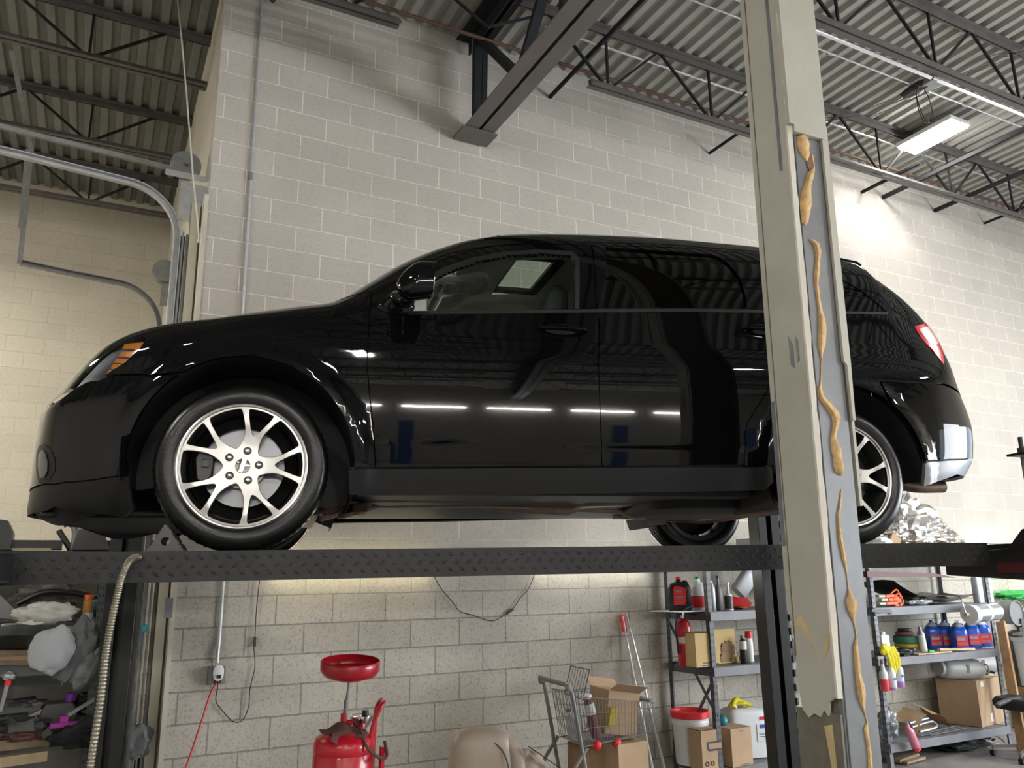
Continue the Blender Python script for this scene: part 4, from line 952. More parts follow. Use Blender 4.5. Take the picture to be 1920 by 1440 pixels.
# ---- door handles, mirror, small trim
for px, py in ((1055, 619), (1432, 619)):
    x_, z_ = S(px, py); w_ = wXZ(x_, z_)
    for s in (-1, 1):
        hnd = MB().tube(spline([(x_-.115, s*(w_+.002), z_+.0), (x_-.095, s*(w_+.022), z_+.001), (x_, s*(w_+.034), z_+.002), (x_+.085, s*(w_+.026), z_+.002), (x_+.12, s*(w_+.004), z_+.0)], 5), .011, n=10)
        hnd.v = [(a, b, z_+(c-z_)*.75) for a, b, c in hnd.v]
        hh = part('door_handle', hnd, 'paint', car)
        part('handle_cup', MB().lathe([(1, .0), (.9, -.004), (.5, -.012), (0, -.014)], (x_-.01, s*(w_+.001), z_), 'Y' , 22, sq=(.085, .032, 1)), 'paint', hh)
def mirror(s):
    c = Vector((.655, s*1.065, 1.135)); b = MB(); n, m_ = 28, 16
    for i in range(m_+1):
        u = i/m_; x = -.062+.150*u
        rr = (math.sin(min(1, u/.55)*math.pi/2))**.62 if u < .55 else 1-.04*((u-.55)/.45)
        sx = .105*rr; sz = .082*rr
        for j in range(n):
            a = 2*math.pi*j/n; ca, sa = math.cos(a), math.sin(a); e = .72
            y = sx*math.copysign(abs(ca)**e, ca); z = sz*math.copysign(abs(sa)**e, sa)
            b.v.append((c.x+x+.015*(z/.08), c.y+y*s, c.z+z-.020*(1-u)+.0*y-(.018 if z < 0 else 0)*(y/.1)))
    for i in range(m_):
        for j in range(n): b.f.append([i*n+j, i*n+(j+1) % n, (i+1)*n+(j+1) % n, (i+1)*n+j]); b.m.append(0)
    b.f.append([m_*n+j for j in range(n)]); b.m.append(0)
    o = part('side_mirror', b, 'paint', car, smooth=50)
    part('mirror_glass', MB().lathe([(0, 0), (1, 0), (1, .004), (0, .004)], (c.x+.086, c.y, c.z), 'X', 24, sq=(.088*1, .07, .72)), 'chrome', o)
    x0, z0 = S(738, 578); w0 = wXZ(x0, z0)
    arm = MB().tube(spline([(x0-.01, s*(w0-.01), z0+.015), (x0+.02, s*(w0+.05), z0+.035), (.64, s*1.02, 1.06), (.66, s*1.06, 1.10)], 5), .03, n=14, radii=[.045-.014*min(1, i/10) for i in range(16)])
    part('mirror_arm', arm, 'paint', o)
    part('mirror_base', MB().lathe([(1, -.012), (1, .006), (.8, .014), (0, .014)], (x0+.01, s*(w0+.002), z0+.01), 'Y', 20, sq=(.085, .036, .8)) if s > 0 else MB().lathe([(0, -.014), (.8, -.014), (1, -.006), (1, .012)], (x0+.01, s*(w0+.002), z0+.01), 'Y', 20, sq=(.085, .036, .8)), 'paint', o)
mirror(-1); mirror(1)
x0, z0 = S(84, 868); w0 = wXZ(x0, z0)
panel('fog_lamp_pocket', L((73, 905), (68, 880), (69, 850), (74, 836), (84, 832), (96, 842), (104, 862), (104, 882), (94, 900)), 'trim', ret=0, off=.002, gap=0)
panel('fog_lamp', L((77, 896), (74, 874), (75, 852), (81, 843), (88, 850), (92, 866), (91, 884), (85, 896)), 'lamp_in', ret=0, off=.006, gap=0)
part('tailpipe', MB().tube(spline([(3.45, -.52, .36), (3.60, -.54, .33), (3.78, -.55, .33)], 5), .034, n=18), 'exh', car)
part('tailpipe', MB().tube(spline([(3.45, .52, .36), (3.60, .54, .33), (3.78, .55, .33)], 5), .034, n=18), 'exh', car)
# ---- wheel arch liners
for cx in (0., WB):
    for s in (-1, 1):
        lv, lf = [], []
        for i in range(33):
            a = math.radians((-22 if cx == 0 else -3)+(210 if cx == 0 else 205)*i/32); r_ = .462
            for y in (.885, .62, .50): lv.append((cx+r_*math.cos(a), s*y, .345+r_*math.sin(a)))
        for i in range(32): 
            for j in range(2): lf.append((i*3+j, (i+1)*3+j, (i+1)*3+j+1, i*3+j+1))
        o = len(lv); lv.append((cx, s*.5, .345))
        for i in range(32): lf.append((i*3+2, (i+1)*3+2, o))
        part('wheel_arch_liner', MB().add(lv, lf), 'under', car)
# ---- wheels
def wheel(cx, s, rot0, rimmat='alloy'):
    y0 = s*.785
    Rm = Matrix.Rotation(math.radians(rot0), 4, 'Y')
    def put(mb):
        out = []
        for x, y, z in mb.v:
            v = Rm @ Vector((x, 0, z)); out.append((cx+v.x*(1), y0+(-y if s > 0 else y), .345+v.z))
        mb.v = out; return mb
    tp = [(.252, -.094), (.258, -.104), (.270, -.110), (.292, -.1135), (.312, -.111), (.328, -.102), (.338, -.088), (.3435, -.070), (.345, -.052), (.345, -.042), (.338, -.041), (.338, -.034), (.3455, -.033), (.3455, -.006), (.339, -.005), (.339, .005), (.3455, .006), (.3455, .033), (.338, .034), (.338, .041), (.345, .042), (.3435, .070), (.338, .088), (.328, .102), (.312, .111), (.292, .1135), (.262, .105), (.252, .094)]
    tm = MB().lathe(tp, (0, 0, 0), 'Y', 72, caps=False); nb = 66
    for i in range(nb):
        a = 2*math.pi*i/nb; ca, sa = math.cos(a), math.sin(a)
        for q in (-1, 1):
            d = .020; vs = []
            for (r_, y) in ((.331, -.1005), (.3425, -.082), (.3475, -.055), (.340, -.055), (.330, -.085)):
                for e in (-d, d): vs.append((r_*math.cos(a+e), q*-y if q < 0 else y, r_*math.sin(a+e)))
            tm.add(vs, [(0, 2, 3, 1), (2, 4, 5, 3), (0, 8, 6, 4, 2), (1, 3, 5, 7, 9), (0, 1, 9, 8)])
    t = part('wheel', put(tm), 'tire', car, smooth=35, label='black tyre')
    bm_ = MB().lathe([(.2575, -.098), (.2585, -.105), (.254, -.1075), (.248, -.106), (.244, -.098), (.236, -.080), (.226, -.055), (.222, -.02), (.222, .085), (.240, .095), (.252, .100)], (0, 0, 0), 'Y', 72, mats=[0, 0, 0, 0, 1, 1, 1, 1, 1, 1, 1], caps=False)
    part('rim_barrel', put(bm_), [rimmat, 'pocket'], t, smooth=40)
    def pol(r, a): return (r*math.cos(math.radians(a)), r*math.sin(math.radians(a)))
    holes = []
    def chaikin(L_, n=2):
        for _ in range(n):
            o_ = []
            for i in range(len(L_)):
                p, q = np.array(L_[i]), np.array(L_[(i+1) % len(L_)]); o_ += [tuple(p*.78+q*.22), tuple(p*.22+q*.78)]
            L_ = o_
        return L_
    for k_ in range(5):
        c_ = 72*k_
        vin = [pol(.128, c_-3.5), pol(.128, c_+3.5)]+[pol(.2365, c_+a) for a in (13.6, 9, 4.5, 0, -4.5, -9, -13.6)]
        holes.append(chaikin(vin))
        vout = [pol(.2365, c_+a) for a in (19.2, 24, 30, 36, 42, 48, 52.8)]+[pol(.145, c_+58.), pol(.100, c_+52), pol(.080, c_+42), pol(.077, c_+36), pol(.080, c_+30), pol(.100, c_+20), pol(.145, c_+14.)]
        holes.append(chaikin(vout))
    outer = [pol(.2475, 360*i/90) for i in range(90)]
    sp_ = ring_prism(outer, holes, -1, 1)
    out = []
    for x, y, z in sp_.v:
        r_ = math.hypot(x, z); yf = -.1035+.010*(1-sst(r_, .08, .2))+.004*sst(r_, .2, .25)-.0*r_
        back = yf+(.030 if r_ < .2 else .022); out.append((x, float(yf if y < 0 else back), z))
    sp_.v = out
    o = part('rim', put(sp_), [rimmat, 'pocket'], t, smooth=None); bev(o, .0022, 2)
    cm_ = MB().lathe([(0, -.103), (.020, -.103), (.029, -.100), (.031, -.094), (.031, -.08)], (0, 0, 0), 'Y', 28).box((0, -.104, 0), (.056, .004, .014))
    part('centre_cap', put(cm_), 'chrome', t)
    for k_ in range(5):
        x, z = pol(.0635, 72*k_+2)
        part('lug_nut', put(MB().lathe([(.0165, -.092), (.0165, -.0935), (.0125, -.0935)], (x, 0, z), 'Y', 16, caps=False).lathe([(0, -.106), (.006, -.1055), (.0095, -.102), (.0105, -.094)], (x, 0, z), 'Y', 12)), 'chrome', t)
        part('lug_socket', put(MB().lathe([(0, -.0942), (.0168, -.0942), (.0168, -.09)], (x, 0, z), 'Y', 18)), 'blk', t)
    dk = MB().lathe([(.165, -.035), (.165, -.015), (.09, -.015), (.09, -.055), (.0, -.058)][::-1], (0, 0, 0), 'Y', 48, caps=False)
    part('brake_disc', put(dk), 'disc', t)
    Rm = Matrix.Identity(4)
    cal = MB().prism([(-.175, -.055), (-.185, .03), (-.165, .075), (-.125, .07), (-.115, .03), (-.12, -.04), (-.14, -.075)], -.075, -.0, 'XZ').box((-.145, -.078, .01), (.03, .01, .035))
    part('brake_caliper', put(cal), 'castiron', t, bevel=.006)
    part('backing_plate', put(MB().lathe([(0, .0), (.215, .0), (.215, .004), (0, .004)], (0, 0, 0), 'Y', 36)), 'matte', t)
wheel(0, -1, -74+0); wheel(WB, -1, 2); wheel(0, 1, 20); wheel(WB, 1, -90)
# ---- underbody
U = lambda px, py, off: (lambda q: (q[0], -off, q[1]))(side(px, py, off))
part('exhaust_pipe', MB().tube(spline([U(600, 968, .25), U(690, 945, .2), U(740, 936, .15), U(830, 936, .1), U(880, 938, .1), U(905, 940, .1)], 6), .026, n=14).tube(spline([U(1065, 950, .1), U(1180, 955, .05), U(1300, 957, .0), U(1440, 957, -.05)], 6), .027, n=14), 'exh', car)
part('catalytic_converter', MB().tube([U(900, 940, .1), U(915, 941, .1), U(960, 944, .1), U(1065, 950, .1), U(1080, 951, .1)], .05, n=18, radii=[.03, .048, .05, .05, .03]), 'exh', car, label='brown exhaust converter under the floor')
part('heat_shield', MB().bar(U(1080, 941, .2), U(1175, 939, .2), .26, .07), 'tank', car, bevel=.02)
part('fuel_tank', MB().lathe([(0, .185), (.8, .185), (.95, .205), (1, .25), (1, .36), (0, .36)], (U(1305, 940, .35)[0], -.25, -.0), n=32, sq=(.33, .34, .5)), 'under', car, label='black plastic fuel tank')
for a, b in (((1302, 1329), (922, 930)), ((1331, 1349), (923, 930))):
    p0, p1 = U(a[0], b[0], .60), U(a[1], b[1], .60)
    part('white_sticker', MB().box(((p0[0]+p1[0])/2, -.598, (p0[2]+p1[2])/2), (p1[0]-p0[0], .004, p0[2]-p1[2])), 'paper', car)
part('rear_axle_beam', MB().tube(spline([(2.78, .68, .245), (2.72, .3, .21), (2.70, -.3, .21), (2.78, -.66, .24)], 6), .030, n=12).bar((2.2, -.5, .24), (2.85, -.62, .22), .05, .03).bar((2.2, .5, .24), (2.85, .62, .22), .05, .03), 'exh', car)
part('control_arm', MB().bar(U(605, 962, .6), U(690, 945, .35), .05, .025).bar(U(640, 968, .62), U(700, 950, .3), .04, .02).box(U(672, 955, .45), (.07, .2, .04)), 'rust', car, bevel=.005)
part('brake_line', MB().tube(spline([U(600, 966, .6), U(622, 955, .55), U(636, 962, .55), U(650, 945, .5)], 5), .006, n=6).tube(spline([U(690, 951, .3), U(900, 950, .3), U(1000, 952, .3)], 5), .006, n=6), 'galvd', car)
part('subframe', MB().box((.05, 0, .20), (.55, 1.0, .05)), 'castiron', car, bevel=.01); part('rear_subframe', MB().box((2.95, 0, .26), (.5, .9, .06)), 'castiron', car, bevel=.01); part('splash_shield', MB().box((-.55, 0, .17), (.5, 1.2, .03)), 'under', car, bevel=.01)
part('bracket', MB().box(U(1230, 975, .0), (.10, .06, .05)), 'castiron', car); part('bracket', MB().box(U(1430, 935, .55), (.08, .08, .10)), 'castiron', car)
# ================================================================= RACKS
def X_(px, py, Y): return float(at(px, py, Y)[0])
def rack(name, label, x0, x1, y0, y1, H, shelves, m='grsteel', beam='rackgrey', braces=True, group=None):
    cx, cy = (x0+x1)/2, (y0+y1)/2; t = thing(name, label, 'storage rack', (cx, cy, 0), group=group)
    for sx in (-1, 1):
        for sy in (-1, 1):
            X, Y = sx*(x1-x0)/2, sy*(y1-y0)/2; p = MB()
            p.box((X-sx*.02, Y, H/2), (.045, .003, H)).box((X, Y-sy*.02, H/2), (.003, .045, H))
            z = .12
            while z < H-.05:
                for q in (-.010, .010):
                    p.box((X-sx*.02+q, Y+sy*.0006, z), (.007, .004, .022), mi=1); p.box((X+sx*.0006, Y-sy*.02+q, z), (.004, .007, .022), mi=1)
                z += .0508
            part('post', p, [m, 'blk'], t)
    for z in shelves:
        for sy in (-1, 1): part('shelf_beam', MB().box((0, sy*((y1-y0)/2-.004), z-.04), (x1-x0-.01, .035, .075)), beam, t, bevel=.003)
        for sx in (-1, 1): part('side_beam', MB().box((sx*((x1-x0)/2-.02), 0, z-.045), (.03, y1-y0-.02, .06)), m, t)
        part('shelf_board', MB().box((0, 0, z-.010), (x1-x0-.05, y1-y0-.05, .018)), m, t)
    if braces:
        a, b = -(x1-x0)/2+.02, (y1-y0)/2
        part('brace', MB().bar((a, b, 1.33), (a, -b, .60), .004, .03), m, t); part('brace', MB().bar((a+.008, -b, .92), (a+.008, b, .20), .004, .03), m, t)
    return t
YA, YB = 5.42, 5.99
rack('storage_rack', 'grey storage rack left of the column, oil jugs and fire extinguisher on it', 4.63, 6.44, YA, YB, 2.0, (1.425, .985, .215, 1.94), group='steel storage racks along the block wall')
rack('storage_rack', 'grey storage rack right of the column, blue jugs and big carton on it', 6.62, 8.42, YA, YB, 2.0, (1.40, .945, .205, 1.94), m='rackgrey', braces=False, group='steel storage racks along the block wall')
rack('storage_rack', 'dark storage rack behind the left lift post, covers and parts on it', -1.25, .12, 6.45, 7.0, 2.02, (1.475, 1.215, .80, 1.95), beam='grsteel', braces=False)
def vessel(name, label, cat, loc, w, d, h, m, capm, neck=.018, nh=.03, sh=.22, e=.6, lab=None, labz=(.2, .6), handle=False, rz=0, rot=None, group=None, cap_h=.022, labw=None):
    t = thing(name, label, cat, loc, rz=rz, group=group, rot=rot); hb = h-nh-cap_h; s0 = hb*(1-sh)
    pr = [(0, 0), (.92, 0), (1, .006), (1, s0), (.97, s0+(hb-s0)*.3), (.75, s0+(hb-s0)*.72), (neck/(w/2)*1.1, hb), (neck/(w/2), hb+nh)]
    part('body', MB().lathe(pr, (0, 0, 0), n=28, sq=(w/2, d/2, e)), m, t, smooth=50)
    part('cap', MB().lathe([(neck*1.15, hb+nh), (neck*1.15, h-.003), (neck*1.0, h), (0, h)], (0, 0, 0), n=18), capm, t)
    if lab: part('label', MB().lathe([(1.012, h*labz[0]), (1.012, h*labz[1])], (0, 0, 0), n=28, sq=(w/2*(labw or 1), d/2, e)), lab, t, smooth=50)
    if handle: part('handle', MB().tube(spline([(w*.16, 0, hb+.0), (w*.34, 0, hb-.005), (w*.455, 0, s0*.93), (w*.44, 0, s0*.72)], 5), .011, n=10), m, t)
    return t
def on(px, Y, z, py=1200): return (X_(px, py, Y), Y, z)
# --- shelf with oil, left rack A
z1 = 1.425
t = vessel('oil_jug', 'black motor oil jug with red cap and red label on the upper rack shelf', 'jug', on(1273, 5.72, z1, 1110), .20, .11, .285, 'blk', 'redpl', .022, .02, .24, .55, handle=True, rz=-.55)
part('label', MB().prism([(-.055, .05), (.045, .05), (.055, .19), (-.035, .21), (-.055, .19)], -.058, -.0555, 'XZ'), 'redpl', t)
part('label_text', MB().box((-.012, -.0585, .165), (.06, .001, .022)).box((-.005, -.0585, .115), (.075, .001, .010)).box((-.005, -.0585, .095), (.06, .001, .006)).box((-.005, -.0585, .075), (.07, .001, .004)), 'grey', t)
t = vessel('oil_jug', 'green capped oil jug with red and white label, half behind the rack post', 'jug', on(1309, 5.70, z1, 1110), .13, .10, .285, 'white', 'green', .02, .02, .22, .55, lab='redpl', labz=(.08, .42))
t = vessel('oil_bottle', 'silver grey oil bottle, left of the pair right of the rack post', 'bottle', on(1334, 5.52, z1, 1110), .062, .06, .27, 'sil', 'dgrey', .014, .02, .25, .8)
t = vessel('oil_bottle', 'dark silver oil bottle with waisted side, right of the pair on the upper shelf', 'bottle', on(1347, 5.52, z1, 1110), .075, .06, .29, 'dgrey', 'dgrey', .014, .05, .40, .7)
t = vessel('aerosol_can', 'black and white bottle with thin red and white nozzle on the upper shelf', 'bottle', on(1365, 5.50, z1, 1110), .075, .075, .235, 'white', 'white', .012, .07, .3, 1, lab='dgrey', labz=(.06, .5))
t = vessel('white_jug', 'white jug lying tilted at the back of the upper rack shelf', 'jug', on(1384, 5.82, z1+.13, 1110), .16, .1, .30, 'whitet', 'white', .02, .02, .3, .6, rot=(.1, .7, 0))
for i, (m_, a) in enumerate((('redpl', .2), ('blk', .25), ('yelpad', .3), ('redpl', .36))):
    one('leaflet', MB().box((0, 0, 0), (.20, .14, .003)), m_, ['red leaflet at the bottom of the small pile on the upper rack shelf', 'black leaflet in the small pile on the upper rack shelf', 'yellow leaflet in the small pile on the upper rack shelf', 'red leaflet on top of the small pile on the upper rack shelf'][i], 'leaflet', 'leaflets on the upper rack shelf', loc=(X_(1388, 1125, 5.58)+.01*i, 5.60, z1+.02+.014*i), rot=(.1, -a, .3*i))
one('shelf_liner', MB().box((0, 0, 0), (.44, .36, .004)), 'paper', 'creased paper lying under the oil jugs', 'paper', loc=(X_(1285, 1140, 5.65), 5.68, z1+.001), rz=.08)
for px, m_, w_, h_, l in ((1458, 'white', .08, .16, 'small white bottle beside the lift post on the upper shelf'), (1466, 'redpl', .12, .09, 'red plastic tool case on the upper shelf left of the column'), (1477, 'bluec', .08, .10, 'blue plastic tub on the upper shelf left of the column')):
    one('shelf_item', MB().lathe([(0, 0), (1, 0), (1, h_*.8), (.6, h_), (0, h_)], (0, 0, 0), n=20, sq=(w_/2, w_/2, .7)), m_, l, 'container', loc=on(px, 5.58, z1, 1120))
one('carton', MB().box((0, 0, .06), (.24, .2, .12)).box((0, -.001, .115), (.242, .2, .02), mi=1), ['paper', 'redpl'], 'white carton with red lid edge on the upper shelf left of the column', 'carton', loc=on(1466, 5.82, z1+.11, 1120))
# --- middle shelf A
z2 = .985
t = thing('fire_extinguisher', 'red fire extinguisher standing on the middle shelf of the rack left of the column', 'fire extinguisher', on(1283, 5.62, z2, 1200))
part('cylinder', MB().lathe([(0, .0), (.055, 0), (.062, .01), (.062, .30), (.058, .335), (.04, .365), (.02, .375), (.018, .39)], n=32), 'redp', t, smooth=50)
part('label', MB().lathe([(.0628, .17), (.0628, .28)], n=32), 'redpl', t, smooth=60); part('white_label', MB().lathe([(.063, .185), (.063, .235)], n=32), 'paper', t, smooth=60)
part('label_text', MB().box((-.02, -.0635, .262), (.05, .002, .006)).box((-.02, -.0635, .25), (.04, .002, .004)).box((-.01, -.064, .212), (.03, .002, .016)), 'bluec', t)
part('valve', MB().cyl((0, 0, .385), (0, 0, .43), .02).box((.0, -.02, .42), (.05, .03, .02)), 'chrome', t)
part('handle', MB().bar((-.02, 0, .43), (.13, -.02, .405), .02, .008).bar((-.02, 0, .44), (.10, -.02, .49), .02, .008), 'blk', t)
part('hose', MB().tube(spline([(-.02, 0, .42), (-.06, -.01, .40), (-.085, -.01, .33), (-.08, -.01, .16), (-.075, -.01, .10)], 6), .009), 'blk', t)
def cbox(name, label, loc, w, d, h, m='card', open_=0, rz=0, flaps=(1, 1, 1, 1), rot=None, group=None, cat='cardboard box'):
    t = thing(name, label, cat, loc, rz=rz, rot=rot, group=group); th = .004; b = MB()
    b.box((0, 0, th/2), (w, d, th))
    for s in (-1, 1): b.box((s*(w/2-th/2), 0, h/2), (th, d, h)); b.box((0, s*(d/2-th/2), h/2), (w-2*th, th, h))
    if not open_: b.box((0, 0, h-th/2), (w, d, th))
    part('body', b, m, t)
    if open_:
        L_ = d*.42; i = 0
        for s in (-1, 1):
            if flaps[i]: part('flap', MB().bar((0, s*d/2, h), (0, s*(d/2+L_*math.sin(open_)), h+L_*math.cos(open_)), w-.01, th, up=(0, s, .3)), m, t)
            i += 1
        for s in (-1, 1):
            if flaps[i]: part('flap', MB().bar((s*w/2, 0, h), (s*(w/2+L_*math.sin(open_)), 0, h+L_*math.cos(open_)), d-.01, th, up=(s, 0, .3)), m, t)
            i += 1
    return t
t = cbox('cardboard_box', 'yellowish cardboard box with two lines of print, in front of the fire extinguisher', on(1306, 5.52, z2, 1200), .165, .16, .275, 'cardy')
part('print', MB().box((.03, -.0815, .035), (.09, .001, .008)).box((.03, -.0815, .015), (.10, .001, .008)), 'blk', t)
t = one('soot_stained_board', MB().box((0, 0, .14), (.24, .006, .28)).box((.03, .08, .006), (.26, .2, .006)).prism([(.10, -.002), (.135, -.03), (.13, .05), (.12, .06)], -.02, -.015, 'XZ'), 'cardy', 'brown cardboard board with a sooty stain, right of the rack post on the middle shelf', 'cardboard', loc=on(1358, 5.60, z2, 1200))
one('soot_patch', MB().blob((0, 0, 0), (.075, .002, .09), 3, .5, flat=False), 'cardd', 'dark soot stain on the leaning cardboard board', 'stain', loc=(X_(1364, 1200, 5.585), 5.592, z2+.085))
t = vessel('aerosol_can', 'black aerosol can with white side stripe on the middle shelf', 'aerosol can', on(1392, 5.52, z2, 1200), .062, .062, .225, 'blk', 'grey', .016, .01, .12, 1, lab='paper', labz=(.5, .8))
t = vessel('aerosol_can', 'white can with orange red top on the middle shelf beside the lift post', 'aerosol can', on(1404, 5.56, z2, 1200), .064, .064, .255, 'white', 'redpl', .026, .01, .10, 1, lab='redpl', labz=(.78, .9), cap_h=.05)
t = vessel('chemical_bottle', 'grey bottle with white label on the middle shelf between lift post and column', 'bottle', on(1469, 5.52, z2, 1210), .125, .07, .27, 'dgrey', 'grey', .018, .03, .28, .6, lab='paper', labz=(.10, .62))
t = vessel('aerosol_can', 'grey aerosol can right beside the column on the middle shelf', 'aerosol can', on(1488, 5.50, z2, 1210), .062, .062, .20, 'grey', 'white', .014, .02, .12, 1)
t = vessel('aerosol_can', 'aerosol can with pointed silver cap behind the grey labelled bottle', 'aerosol can', on(1479, 5.68, z2, 1210), .06, .06, .27, 'sil', 'sil', .012, .03, .2, 1)
t = vessel('chemical_bottle', 'dark round bottle behind the grey labelled bottle, nearest the lift post', 'bottle', on(1459, 5.70, z2, 1210), .09, .09, .23, 'dgrey', 'sil', .02, .02, .3, 1)
one('price_strip', MB().box((0, 0, 0), (.01, .003, .12)).box((0, 0, .06), (.05, .003, .006)), 'woodpale', 'pale paper strip hanging from the middle shelf edge behind the rack post', 'strip', loc=(X_(1346, 1275, 5.39), 5.39, .80))
# --- bottom shelf A
z3 = .215
t = thing('bucket', 'white plastic pail with red lid on the bottom rack shelf', 'bucket', on(1295, 5.70, z3, 1370))
part('pail', MB().lathe([(0, 0), (.130, 0), (.148, .30), (.152, .305), (.152, .335), (.150, .34), (.155, .35), (.150, .36), (.150, .37)], n=40), 'white', t, smooth=50)
part('lid', MB().lathe([(.156, .355), (.162, .36), (.162, .405), (.156, .41), (.148, .405), (.146, .385), (0, .385)], n=40), 'redpl', t, smooth=50)
part('barcode', MB().box((-.075, -.128, .19), (.035, .004, .075), rz=-.5), 'dgrey', t); part('print', MB().box((.03, -.139, .04), (.03, .004, .03), rz=.2), 'blk', t)
part('bail', MB().tube(spline([(-.15, -.02, .31), (-.05, -.16, .24), (.06, -.16, .17), (.15, -.05, .26)], 6), .003, n=6), 'sil', t)
t = cbox('cardboard_box', 'cardboard box with a black rounded logo and round icons, against the white pail', on(1322, 5.50, z3, 1400), .20, .16, .30, 'card', rz=.0)
part('logo', MB().prism([(-.045, .21), (.10, .21), (.10, .14), (-.03, .14), (-.045, .155)], -.0825, -.081, 'XZ'), 'blk', t)
part('logo_inner', MB().prism([(-.03, .197), (.10, .197), (.10, .155), (-.02, .155), (-.03, .165)], -.0832, -.0824, 'XZ'), 'card', t)
part('icon', MB().tube([(-.055+.016*math.cos(k*.3927), -.083, .05+.016*math.sin(k*.3927)) for k in range(16)], .003, closed=True, n=6).tube([(0+.016*math.cos(k*.3927), -.083, .05+.016*math.sin(k*.3927)) for k in range(16)], .003, closed=True, n=6), 'blk', t)
t = cbox('cardboard_box', 'plain cardboard box in front of the large white container on the bottom shelf', on(1374, 5.50, z3, 1400), .235, .2, .29, 'card', rz=.08)
part('print', MB().box((.0, -.1015, .265), (.05, .001, .006)).box((.02, -.1015, .012), (.12, .001, .004)), 'blk', t)
one('ball', MB().blob((0, 0, .055), (.05, .05, .055), 1, .03), 'teal', 'teal rounded thing sticking out of the plain cardboard box', 'thing', loc=(X_(1361, 1370, 5.52), 5.56, z3+.265))
t = vessel('chemical_drum', 'large white rectangular container with blue and red label on the bottom shelf', 'container', on(1396, 5.68, z3, 1380), .36, .26, .43, 'whitet', 'white', .03, .01, .12, .35, rz=-.25)
part('label', MB().box((.10, -.134, .20), (.10, .002, .14)), 'paper', t); part('label_logo', MB().box((.10, -.1355, .25), (.05, .001, .03)), 'bluec', t); part('label_print', MB().box((.10, -.1355, .19), (.07, .001, .006)).box((.10, -.1355, .17), (.06, .001, .006)), 'bluec', t)
part('red_sticker', MB().box((.11, -.134, .315), (.05, .002, .025)), 'redpl', t); part('grip', MB().tube(spline([(-.15, -.06, .40), (-.13, -.09, .43), (-.09, -.06, .40)], 5), .012), 'white', t)
gl = MB()
for a, b in ((0, .3), (.5, -.4), (1.1, .1), (2.2, .5)):
    gl.tube(spline([(-.09+.03*a, .03*b, .01), (-.02, .02*b+.01, .045+.02*math.sin(a*2)), (.06, -.03*b, .03), (.11, .04*a-.03, .008)], 4), .018, n=8)
one('work_gloves', gl, 'yellow', 'yellow work gloves lying on the large white container', 'gloves', loc=(X_(1385, 1335, 5.62), 5.62, z3+.405))
t = vessel('spray_bottle', 'tall purple and white bottle with white nozzle between the lift post and the basket', 'bottle', on(1470, 5.50, z3, 1400), .075, .06, .38, 'white', 'white', .02, .04, .25, .7, lab='purple', labz=(.12, .55))
t = thing('basket', 'white perforated plastic basket on the bottom shelf beside the column', 'basket', on(1500, 5.60, z3, 1380))
w_, d_, h_ = .27, .22, .29; bb = MB()
def pf(x, z): return x*(1+.12*z/h_)
bb.prism([(-.12, 0), (.12, 0), (.135, h_), (-.135, h_)], -d_/2, -d_/2+.005, 'XZ').prism([(-.12, 0), (.12, 0), (.135, h_), (-.135, h_)], d_/2-.005, d_/2, 'XZ')
bb.prism([(-.11, 0), (.11, 0), (.11, h_), (-.11, h_)], -.130, -.122, 'YZ').prism([(-.11, 0), (.11, 0), (.11, h_), (-.11, h_)], .122, .130, 'YZ').box((0, 0, .005), (.24, .21, .01))
part('walls', bb, 'white', t); hb = MB()
for i in range(9):
    for j in range(7):
        if not (abs(i-4) < .6): hb.cyl((-.10+.025*i+(.006 if j % 2 else -.006), -d_/2-.001, .04+.022*j), (-.10+.025*i+(.006 if j % 2 else -.006), -d_/2+.004, .04+.022*j), .007, n=6)
part('holes', hb.box((.0, -d_/2-.0005, .245), (.07, .004, .035)), 'dgrey', t); part('rim', MB().box((0, -d_/2-.004, h_-.006), (.28, .012, .014)).box((0, d_/2+.004, h_-.006), (.28, .012, .014)), 'white', t)
# ================================================================= RACK B
z1, z2, z3, z4 = 1.40, .945, .205, 1.94
clamps = MB()
for i in range(3):
    t = thing('ratchet_strap', ['orange ratchet strap with pale end, topmost of three right of the column', 'orange ratchet strap, middle of three right of the column', 'orange ratchet strap, lowest of three right of the column'][i], 'strap', (X_(1662+4*(i == 1), 1120, 5.5), 5.50, z1+.10-.035*i), group='orange straps on the rack')
    part('buckle', MB().box((.02, -.02, 0), (.16, .05, .028)).box((.09, -.02, -.02), (.06, .05, .02)), 'orange', t, bevel=.005); part('handle', MB().box((-.11, -.02, .0), (.09, .045, .024)), 'ivory', t, bevel=.005)
    part('webbing', MB().tube(spline([(.0, -.03, .0), (.06, -.045, .045), (.13, -.03, .05), (.16, -.03, -.03), (.11, -.03, -.06)], 5), .009, n=8), 'orange', t)
sh = MB().grid(lambda u, v: (X_(1655, 1100, 5.6)+u*1.25, 5.46+.42*v, z1+.02+.22*(1-u)**4+.07*u**6+.012*math.sin(9*u+5*v)), 26, 6)
one('bumper_cover', sh, 'blk', 'long curved black plastic panel lying along the upper shelf right of the column', 'panel')
one('folded_cloth', MB().grid(lambda u, v: (X_(1708, 1110, 5.5)+u*.62, 5.44+.32*v, z1+.055+.05*math.sin(3.1*u)*.4+.012*math.sin(14*u+3*v)+.03*v), 22, 8).grid(lambda u, v: (X_(1712, 1110, 5.5)+u*.50, 5.46+.28*v, z1+.075+.012*math.sin(11*u+4*v)+.03*v), 18, 6), 'film', 'grey folded plastic cloth on top of the long black panel', 'cloth')
one('plastic_bag', MB().blob((0, 0, .025), (.16, .06, .03), 5, .5, n=26), 'filmroll', 'shiny clear bag lying at the front of the upper shelf', 'bag', loc=(X_(1720, 1125, 5.47), 5.47, z1+.004))
